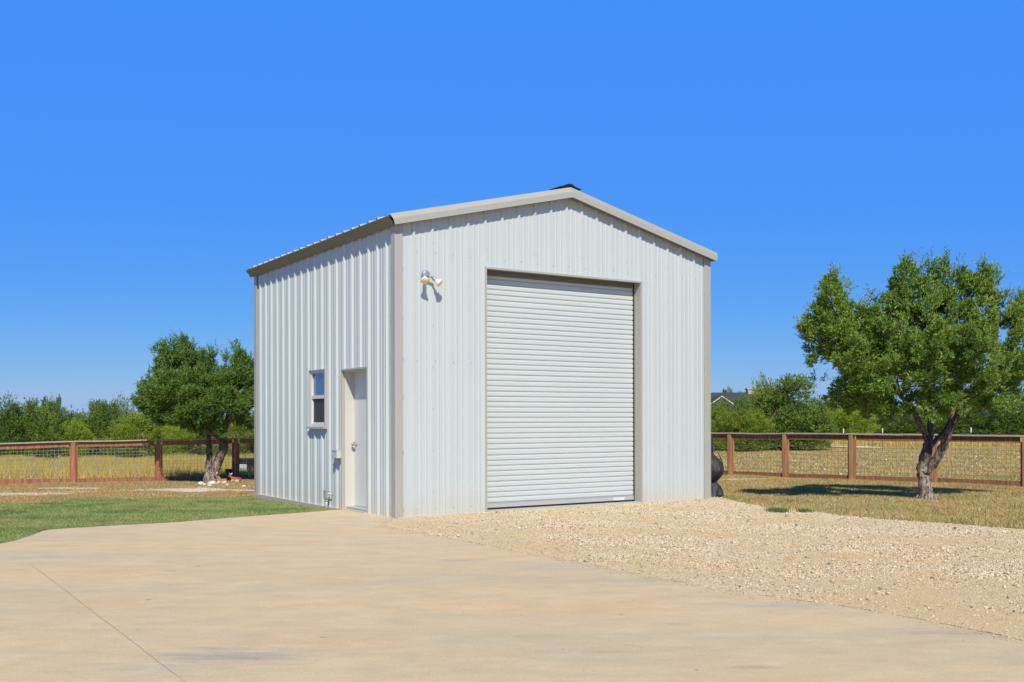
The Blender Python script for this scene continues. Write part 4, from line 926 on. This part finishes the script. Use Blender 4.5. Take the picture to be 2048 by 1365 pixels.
# background cedars: crowns of several builds, copied
def cedar_variant(kind, seed):
    r_ = random.Random(seed); lobes = []
    if kind == 'cone':      # unit: height 1, width about .9
        for i in range(16):
            h = .10 + .75 * (i / 15); w = .30 * (1 - h) ** .75 + .05; a = r_.uniform(0, 6.28); rr = w * .75
            lobes.append((math.cos(a) * rr, math.sin(a) * rr, h, w * .62 + .05, w * .62 + .05, .13))
        lobes += [(0, 0, .5, .22, .22, .36), (0, 0, .25, .34, .34, .2), (0, 0, .10, .38, .38, .12), (0, 0, .9, .05, .05, .1)]
        for i in range(7): a = r_.uniform(0, 6.28); lobes.append((math.cos(a) * .16, math.sin(a) * .16, r_.uniform(.72, .92), .05, .05, .10))
    elif kind == 'round':
        for i in range(15):
            a = r_.uniform(0, 6.28); h = r_.uniform(.18, .8); w = .38 * math.sin(math.pi * min(.95, h + .12)); lobes.append((math.cos(a) * w, math.sin(a) * w, h, .17, .17, .16))
        lobes += [(0, 0, .45, .32, .32, .38), (0, 0, .13, .40, .38, .14)]
        for i in range(8): a = r_.uniform(0, 6.28); lobes.append((math.cos(a) * .2, math.sin(a) * .2, r_.uniform(.78, .92), .045, .045, .09))
    else:                   # several leaders
        for k in range(4):
            cx, cy = r_.uniform(-.3, .3), r_.uniform(-.25, .25); hh = r_.uniform(.72, 1.0)
            for i in range(7): h = hh * (.12 + .84 * i / 6); w = .17 * (1 - .8 * i / 6) + .03; lobes.append((cx + r_.uniform(-.05, .05), cy, h, w + .03, w + .03, .10))
        lobes += [(0, 0, .3, .40, .36, .24), (0, 0, .10, .42, .40, .12)]
    V, T = clumped(lobes, 420, .025, .050, 6500, 8, .055, .022, .0085, seed, up=1.1, flat=1.2, core=.10)
    me_o = np_mesh('crown', V, T, M_LEAFD)
    t_ = MB(); t_.tube([(0, 0, -.03), (.01, 0, .15), (-.01, .01, .45), (0, 0, .8)], [.030, .024, .016, .006], 7, wob=.1)
    for i in range(5): a = r_.uniform(0, 6.28); t_.tube([(0, 0, .08 + .05 * i), (math.cos(a) * .14, math.sin(a) * .14, .2 + .07 * i), (math.cos(a) * .22, math.sin(a) * .22, .34 + .07 * i)], [.014, .010, .004], 5)
    tro = t_.build('trunk', M_BARK); return me_o, tro
variants = {k: cedar_variant(*k) for k in (('cone', 61), ('cone', 62), ('round', 63), ('round', 64), ('multi', 65), ('multi', 66))}
first = {}
def cedar(key, px, pytop, D, wpx, label, col, group, name='cedar_tree'):
    v = at(px, pytop, D); zb = ztf(v.x, v.y); H = v.z - zb; r = empty(name, (v.x, v.y, zb), random.Random(px + D).uniform(0, 6.28))
    W = wpx * D / F; r.scale = (W / .85, W / .85, H / .98)
    c0_, t0_ = variants[key]
    if key not in first: first[key] = 1; c, t = c0_, t0_
    else: c, t = c0_.copy(), t0_.copy(); scene.collection.objects.link(c); scene.collection.objects.link(t)
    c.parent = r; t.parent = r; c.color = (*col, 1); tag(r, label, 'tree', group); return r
K = list(variants)
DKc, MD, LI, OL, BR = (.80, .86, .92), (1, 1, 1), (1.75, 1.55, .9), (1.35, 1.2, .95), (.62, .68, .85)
gl = 'cedar trees behind the left fence'; gr = 'cedar trees behind the right fence'
rows = [
 (0, -60, 800, 58, 150, MD, gl, None), (4, 15, 797, 56, 90, DKc, gl, 'dark pointed cedar at the left edge of the photo'), (2, 75, 800, 57, 120, MD, gl, 'broad dense green cedar left of the leftmost full fence post'),
 (2, 105, 793, 72, 60, BR, gl, 'taller dark grey-green tree showing above the broad left cedar'), (3, 150, 838, 59, 60, LI, gl, 'low yellow-green bush between the two left cedar clumps'),
 (1, 205, 800, 62, 100, DKc, gl, 'dark cedar with a thin pointed top left of the big juniper'), (5, 185, 815, 61, 90, MD, gl, 'ragged many-topped cedar left of the thin pointed cedar'), (4, 240, 797, 64, 80, MD, gl, 'tall cedar just left of the big dark juniper'),
 (3, 270, 826, 56, 110, OL, gl, 'olive green rounded cedar under the left side of the juniper crown'), (2, 345, 838, 57, 90, LI, gl, 'light green bush seen under the juniper crown'), (3, 400, 850, 60, 90, DKc, gl, 'low dark cedar behind the juniper trunk'),
 (2, 470, 835, 58, 80, OL, gl, 'olive green cedar between the juniper trunk and garage corner'), (4, 520, 815, 60, 90, MD, gl, 'cedar half hidden behind the left corner of the garage'),
 (0, 1440, 806, 56, 90, OL, gr, 'bright green cedar in front of the gabled house roof'), (2, 1432, 812, 52, 70, MD, gr, 'full green cedar touching the right corner of the garage in view'), (3, 1462, 822, 50, 90, OL, gr, 'low round cedar directly behind the first right fence panel'), (0, 1535, 785, 54, 90, MD, gr, 'pointed cedar left of the tallest cedar'), (4, 1472, 790, 56, 80, MD, gr, 'ragged green cedar overlapping the right side of the gabled roof'), (4, 1480, 800, 55, 90, MD, gr, 'mid green cedar left of the tallest cedar right of the garage'), (2, 1500, 818, 50, 90, OL, gr, 'rounded green cedar low beside the tallest cedar'),
 (1, 1575, 750, 52, 178, MD, gr, 'tallest dark dense cedar behind the right fence'), (5, 1545, 775, 53, 110, MD, gr, 'dark many-topped cedar joined to the left of the tallest cedar'), (2, 1620, 805, 52, 90, MD, gr, 'rounded green cedar joined to the right of the tallest cedar'),
 (3, 1690, 815, 60, 110, LI, gr, 'yellow-green bush right of the tallest cedar'), (2, 1650, 828, 66, 80, OL, gr, 'low olive bush behind the yellow-green bush'), (4, 1745, 822, 66, 90, OL, gr, 'light green ragged cedar left of the right juniper trunk'),
 (0, 1810, 812, 64, 110, DKc, gr, 'dark cedar directly behind the right juniper trunk'), (3, 1880, 825, 66, 100, MD, gr, 'mid green cedar seen between the forks of the right juniper'), (1, 1925, 800, 62, 120, DKc, gr, 'dark pointed cedar right of the right juniper trunk'),
 (5, 1985, 790, 60, 120, DKc, gr, 'broad dark cedar behind the right end of the fence'), (4, 2045, 775, 58, 130, DKc, gr, 'dark cedar cut off by the right edge of the photo'), (0, 2120, 760, 58, 140, DKc, gr, None),
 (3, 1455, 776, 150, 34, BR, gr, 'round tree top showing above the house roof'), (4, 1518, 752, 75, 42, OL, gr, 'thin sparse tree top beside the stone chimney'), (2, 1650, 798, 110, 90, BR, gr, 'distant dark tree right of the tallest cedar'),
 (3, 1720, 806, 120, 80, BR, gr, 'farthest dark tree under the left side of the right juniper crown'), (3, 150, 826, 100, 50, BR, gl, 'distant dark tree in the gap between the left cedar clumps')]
lab_extra = 0
for (ki, px, pt, D, w_, col, grp, lab) in rows:
    if lab is None: lab = 'green cedar standing outside the left edge of the photo' if px < 0 else 'dark cedar standing outside the right edge of the photo'
    if px < 600 and D < 80: D *= .83
    if 1640 < px and D < 100: D *= 1.42
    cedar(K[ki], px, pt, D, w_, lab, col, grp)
# far wood closing the horizon
fw = []; g_ = np.random.default_rng(90)
for i in range(150):
    D = g_.uniform(95, 170); px = g_.uniform(-500, 2550); x = (px - CX) / F * D; h = g_.uniform(2.6, 4.4) if px > 700 else g_.uniform(2.2, 3.6)
    fw.append((x, D, ztf(x, D) + h * .45, g_.uniform(2, 4), 2.2, h * .55))
V, T = crown_arrays(fw, 26000, 5, .5, .32, .14, 91, up=.5, inner=.5)
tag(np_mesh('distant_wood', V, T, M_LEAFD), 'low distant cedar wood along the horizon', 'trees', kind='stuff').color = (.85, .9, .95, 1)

# ---------------------------------------------------------------- far house
D = 122; v = at(1424, 784, D); zr_ = v.z; hx = v.x
ho = empty('house', (hx, D, -.25)); tag(ho, 'distant house with dark grey roof and white gable trim', 'house')
Hh = zr_ + .25
m = MB(); m.box((-16, -1.5, -1), (8.2, 9, Hh - 2.4)); m.build('wall', M_HWALL, ho)
m = MB(); m.add([(-17, -2.5, Hh - 2.5), (9.4, -2.5, Hh - 2.5), (9.4, 10, Hh - 2.5), (-17, 10, Hh - 2.5), (-12, 3.5, Hh), (5.2, 3.5, Hh)], [(0, 1, 5, 4), (1, 2, 5), (2, 3, 4, 5), (3, 0, 4), (0, 3, 2, 1)]); rfo = m.build('roof', M_SHING, ho)
gc = at(1443, 792, D - 3).x - hx; gz = at(1443, 792, D - 3).z + .25
m = MB(); m.add([(gc - 1.35, -3.2, gz - 1.0), (gc + 1.35, -3.2, gz - 1.0), (gc, -3.2, gz - .05), (gc - 1.55, 2, gz - 1.1), (gc + 1.55, 2, gz - 1.1), (gc, 3, gz - .05)], [(0, 1, 2), (1, 4, 5, 2), (0, 2, 5, 3), (0, 3, 4, 1), (3, 5, 4)]); m.build('gable', M_SHING, ho)
m = MB()
for sg in (-1, 1):
    p0 = Vector((gc, -3.3, gz)); p1 = Vector((gc + sg * 1.45, -3.3, gz - 1.02)); m.add([p0, p1, p1 - Vector((0, 0, .10)), p0 - Vector((0, 0, .10)), p0 + Vector((0, .1, 0)), p1 + Vector((0, .1, 0)), p1 + Vector((0, .1, -.10)), p0 + Vector((0, .1, -.10))], [(0, 1, 2, 3), (4, 7, 6, 5), (0, 4, 5, 1), (3, 2, 6, 7), (1, 5, 6, 2), (0, 3, 7, 4)])
m.build('gable_trim', M_WHITE, ho)
ch = at(1520, 773, D).x - hx; m = MB(); m.box((ch - .75, 3, Hh - 2), (ch + .75, 4.2, Hh + .35)); m.box((ch - .85, 2.9, Hh + .35), (ch + .85, 4.3, Hh + .5)); m.build('chimney', M_STONE, rfo)

# ---------------------------------------------------------------- things under the left juniper
def gp(px, py, z): x, y = gnd(px, py, z); return x, y, ztf(x, y)
def rock(px, py, r, seed, lab):
    x, y, z = gp(px, py, -.37); bm = bmesh.new(); bmesh.ops.create_icosphere(bm, subdivisions=2, radius=1)
    rr = random.Random(seed); o1 = Vector((rr.random() * 9, rr.random() * 9, rr.random() * 9)); sc = (r * rr.uniform(.85, 1.2), r * rr.uniform(.7, 1.1), r * rr.uniform(.55, .8))
    for v_ in bm.verts: k = 1 + .38 * noise.noise(v_.co * 1.1 + o1) + .15 * noise.noise(v_.co * 3 + o1); v_.co = Vector((v_.co.x * sc[0], v_.co.y * sc[1], v_.co.z * sc[2])) * k
    me = bpy.data.meshes.new('stone'); bm.to_mesh(me); bm.free(); me.materials.append(M_ROCK)
    o_ = link(bpy.data.objects.new('stone', me)); o_.location = (x, y, z + sc[2] * .5); tag(o_, lab, 'stone', 'pale stones around the foot of the left juniper')
for px, py, r, sd, lab in ((402, 968, .10, 1, 'flat white stone lying left of the juniper root'), (409, 969, .06, 2, 'small white stone at the left juniper root tip'), (424, 967, .12, 3, 'rounded white stone in front of the juniper trunk'), (433, 964, .09, 8, 'white stone between the juniper trunk and the nearest fawn'),
                           (426, 955, .13, 4, 'pale upright stone leaning on the juniper trunk'), (454, 969, .05, 6, 'small pale stone between the two fawn figures'), (488, 972, .06, 7, 'small pale stone right of the second fawn figure'), (419, 971, .05, 9, 'tiny white stone nearest the camera under the juniper')):
    rock(px, py, r, sd, lab)
x, y, z = gp(455, 955, -.37); pt = empty('plant_pot', (x, y + .25, ztf(x, y + .25))); tag(pt, 'black plastic plant pot beside the fence post under the juniper', 'plant pot')
m = MB(); m.lathe([(.085, 0), (.09, .01), (.125, .24), (.14, .245), (.14, .275), (.128, .275), (.122, .24), (.10, .2)], (0, 0, 0), (0, 0, 1), 20); m.build('pot', M_POT, pt, True)
m = MB(); m.lathe([(.118, .19), (.10, .21), (.04, .215)], (0, 0, 0), (0, 0, 1), 16); m.build('soil', simple('potting_soil', (.05, .04, .03), .95), pt)
v = at(500, 943, 34); tg = empty('water_trough', (v.x, v.y, ztf(v.x, v.y))); tag(tg, 'low dark water trough behind the fence near the garage corner', 'trough')
m = MB(); zz = .55; m.prism([(-.45, 0), (.6, 0), (.66, zz), (.62, zz), (.56, .06), (-.41, .06), (-.47, zz), (-.51, zz)], -.3, .3); m.box((-.49, -.3, .06), (.63, -.27, zz)); m.box((-.49, .27, .06), (.63, .3, zz)); m.build('tub', M_POT, tg, bevel=.01)
m = MB(); m.box((-.30, -.33, .12), (-.02, -.302, .36)); m.build('side_plate', M_GREYP, tg)
# thin bare sapling by the fence
v = at(484, 896, 30.1); x, y, z = gp(499, 953, -.38)
sp = MB(); pts = [at(a_, b_, 30.2) for a_, b_ in ((499, 955), (497, 940), (493, 925), (490, 908), (484, 897))]; sp.tube(pts, [.014, .012, .010, .008, .004], 6)
sp.tube([pts[2], pts[2] + Vector((.06, 0, .12)), pts[2] + Vector((.08, 0, .22))], [.006, .004, .002], 5)
tag(sp.build('bare_sapling', simple('pale_twig_bark', (.40, .36, .28), .85)), 'thin bare bent sapling against the fence by the garage corner', 'sapling')

# lying fawn figures (skin modifier bodies)
def fawn_mat():
    m = NT('fawn_paint'); sep = m.N('ShaderNodeSeparateXYZ'); m.L(m.vec, sep.inputs[0])
    k = m.math('ADD', sep.outputs[2], m.math('MULTIPLY', m.noise(9, 3), .06))
    c = m.ramp(k, [(.10, (.72, .62, .52)), (.135, (.36, .13, .055))])
    v = m.N('ShaderNodeTexVoronoi'); v.inputs['Scale'].default_value = 26; m.L(m.vec, v.inputs['Vector'])
    c = m.mix(m.ramp(v.outputs['Distance'], [(.16, .8), (.22, 0.0)]), c, (.80, .72, .62))
    m.col(c); m.rough(.55); return m.mat
M_FAWN = fawn_mat(); M_EAR = simple('fawn_ear_paint', (.80, .70, .64), .6); M_EYE = simple('fawn_eye', (.01, .01, .01), .2)
def fawn(px, py, rz, lab, headup):
    x, y, z = gp(px, py, -.37); r = empty('fawn_figure', (x, y, z), rz); r.scale = (.82, .82, .9); tag(r, lab, 'fawn figure', 'lying fawn figures under the left juniper')
    hz = .30 if headup else .22; hxx = .20 if headup else .24
    V = [(-.14, 0, .085), (-.06, 0, .10), (.04, 0, .10), (.12, 0, .10), (.155, 0, .16), (hxx - .025, 0, hz - .04), (hxx, 0, hz), (hxx + .045, 0, hz - .015), (hxx + .085, 0, hz - .03),
         (-.13, .075, .05), (-.03, .095, .03), (-.12, .10, .025), (-.13, -.075, .05), (-.03, -.095, .03), (-.12, -.10, .025), (.13, .05, .05), (.20, .05, .025), (.12, .06, .018), (.13, -.05, .05), (.20, -.05, .025), (.12, -.06, .018), (-.19, 0, .10)]
    E = [(0, 1), (1, 2), (2, 3), (3, 4), (4, 5), (5, 6), (6, 7), (7, 8), (0, 9), (9, 10), (10, 11), (0, 12), (12, 13), (13, 14), (3, 15), (15, 16), (16, 17), (3, 18), (18, 19), (19, 20), (0, 21)]
    RR = [.075, .082, .078, .070, .045, .036, .042, .030, .016, .045, .022, .012, .045, .022, .012, .032, .018, .011, .032, .018, .011, .018]
    me = bpy.data.meshes.new('body'); me.from_pydata(V, E, []); o_ = link(bpy.data.objects.new('body', me), r); me.materials.append(M_FAWN)
    sk = o_.modifiers.new('skin', 'SKIN'); ly = me.skin_vertices[0].data if me.skin_vertices else None
    if ly is None:
        bm = bmesh.new(); bm.from_mesh(me); bm.verts.layers.skin.verify(); bm.to_mesh(me); bm.free(); ly = me.skin_vertices[0].data
    for i, q in enumerate(RR): ly[i].radius = (q, q); ly[i].use_root = (i == 1)
    sb = o_.modifiers.new('sub', 'SUBSURF'); sb.levels = 2; sb.render_levels = 2; sk.use_smooth_shade = True
    for sg in (-1, 1):
        e_ = MB(); b0 = Vector((hxx - .012, sg * .028, hz + .022)); tip = b0 + Vector((-.035, sg * .070, .060)); mid_ = b0.lerp(tip, .5)
        e_.tube([b0, b0.lerp(tip, .35), b0.lerp(tip, .7), tip], [.010, .024, .020, .003], 8); e_.build('ear', M_EAR, r, True)
    for sg in (-1, 1):
        ey = MB(); ey.lathe([(.001, -.008), (.006, -.005), (.008, 0), (.006, .005), (.001, .008)], (hxx + .022, sg * .030, hz + .008), (0, sg, 0), 8); ey.build('eye', M_EYE, r)
fawn(444, 966, R(200), 'spotted brown and white fawn figure lying next to the juniper trunk', True)
fawn(472, 964, R(165), 'spotted brown and white fawn figure lying nearer the garage corner', False)
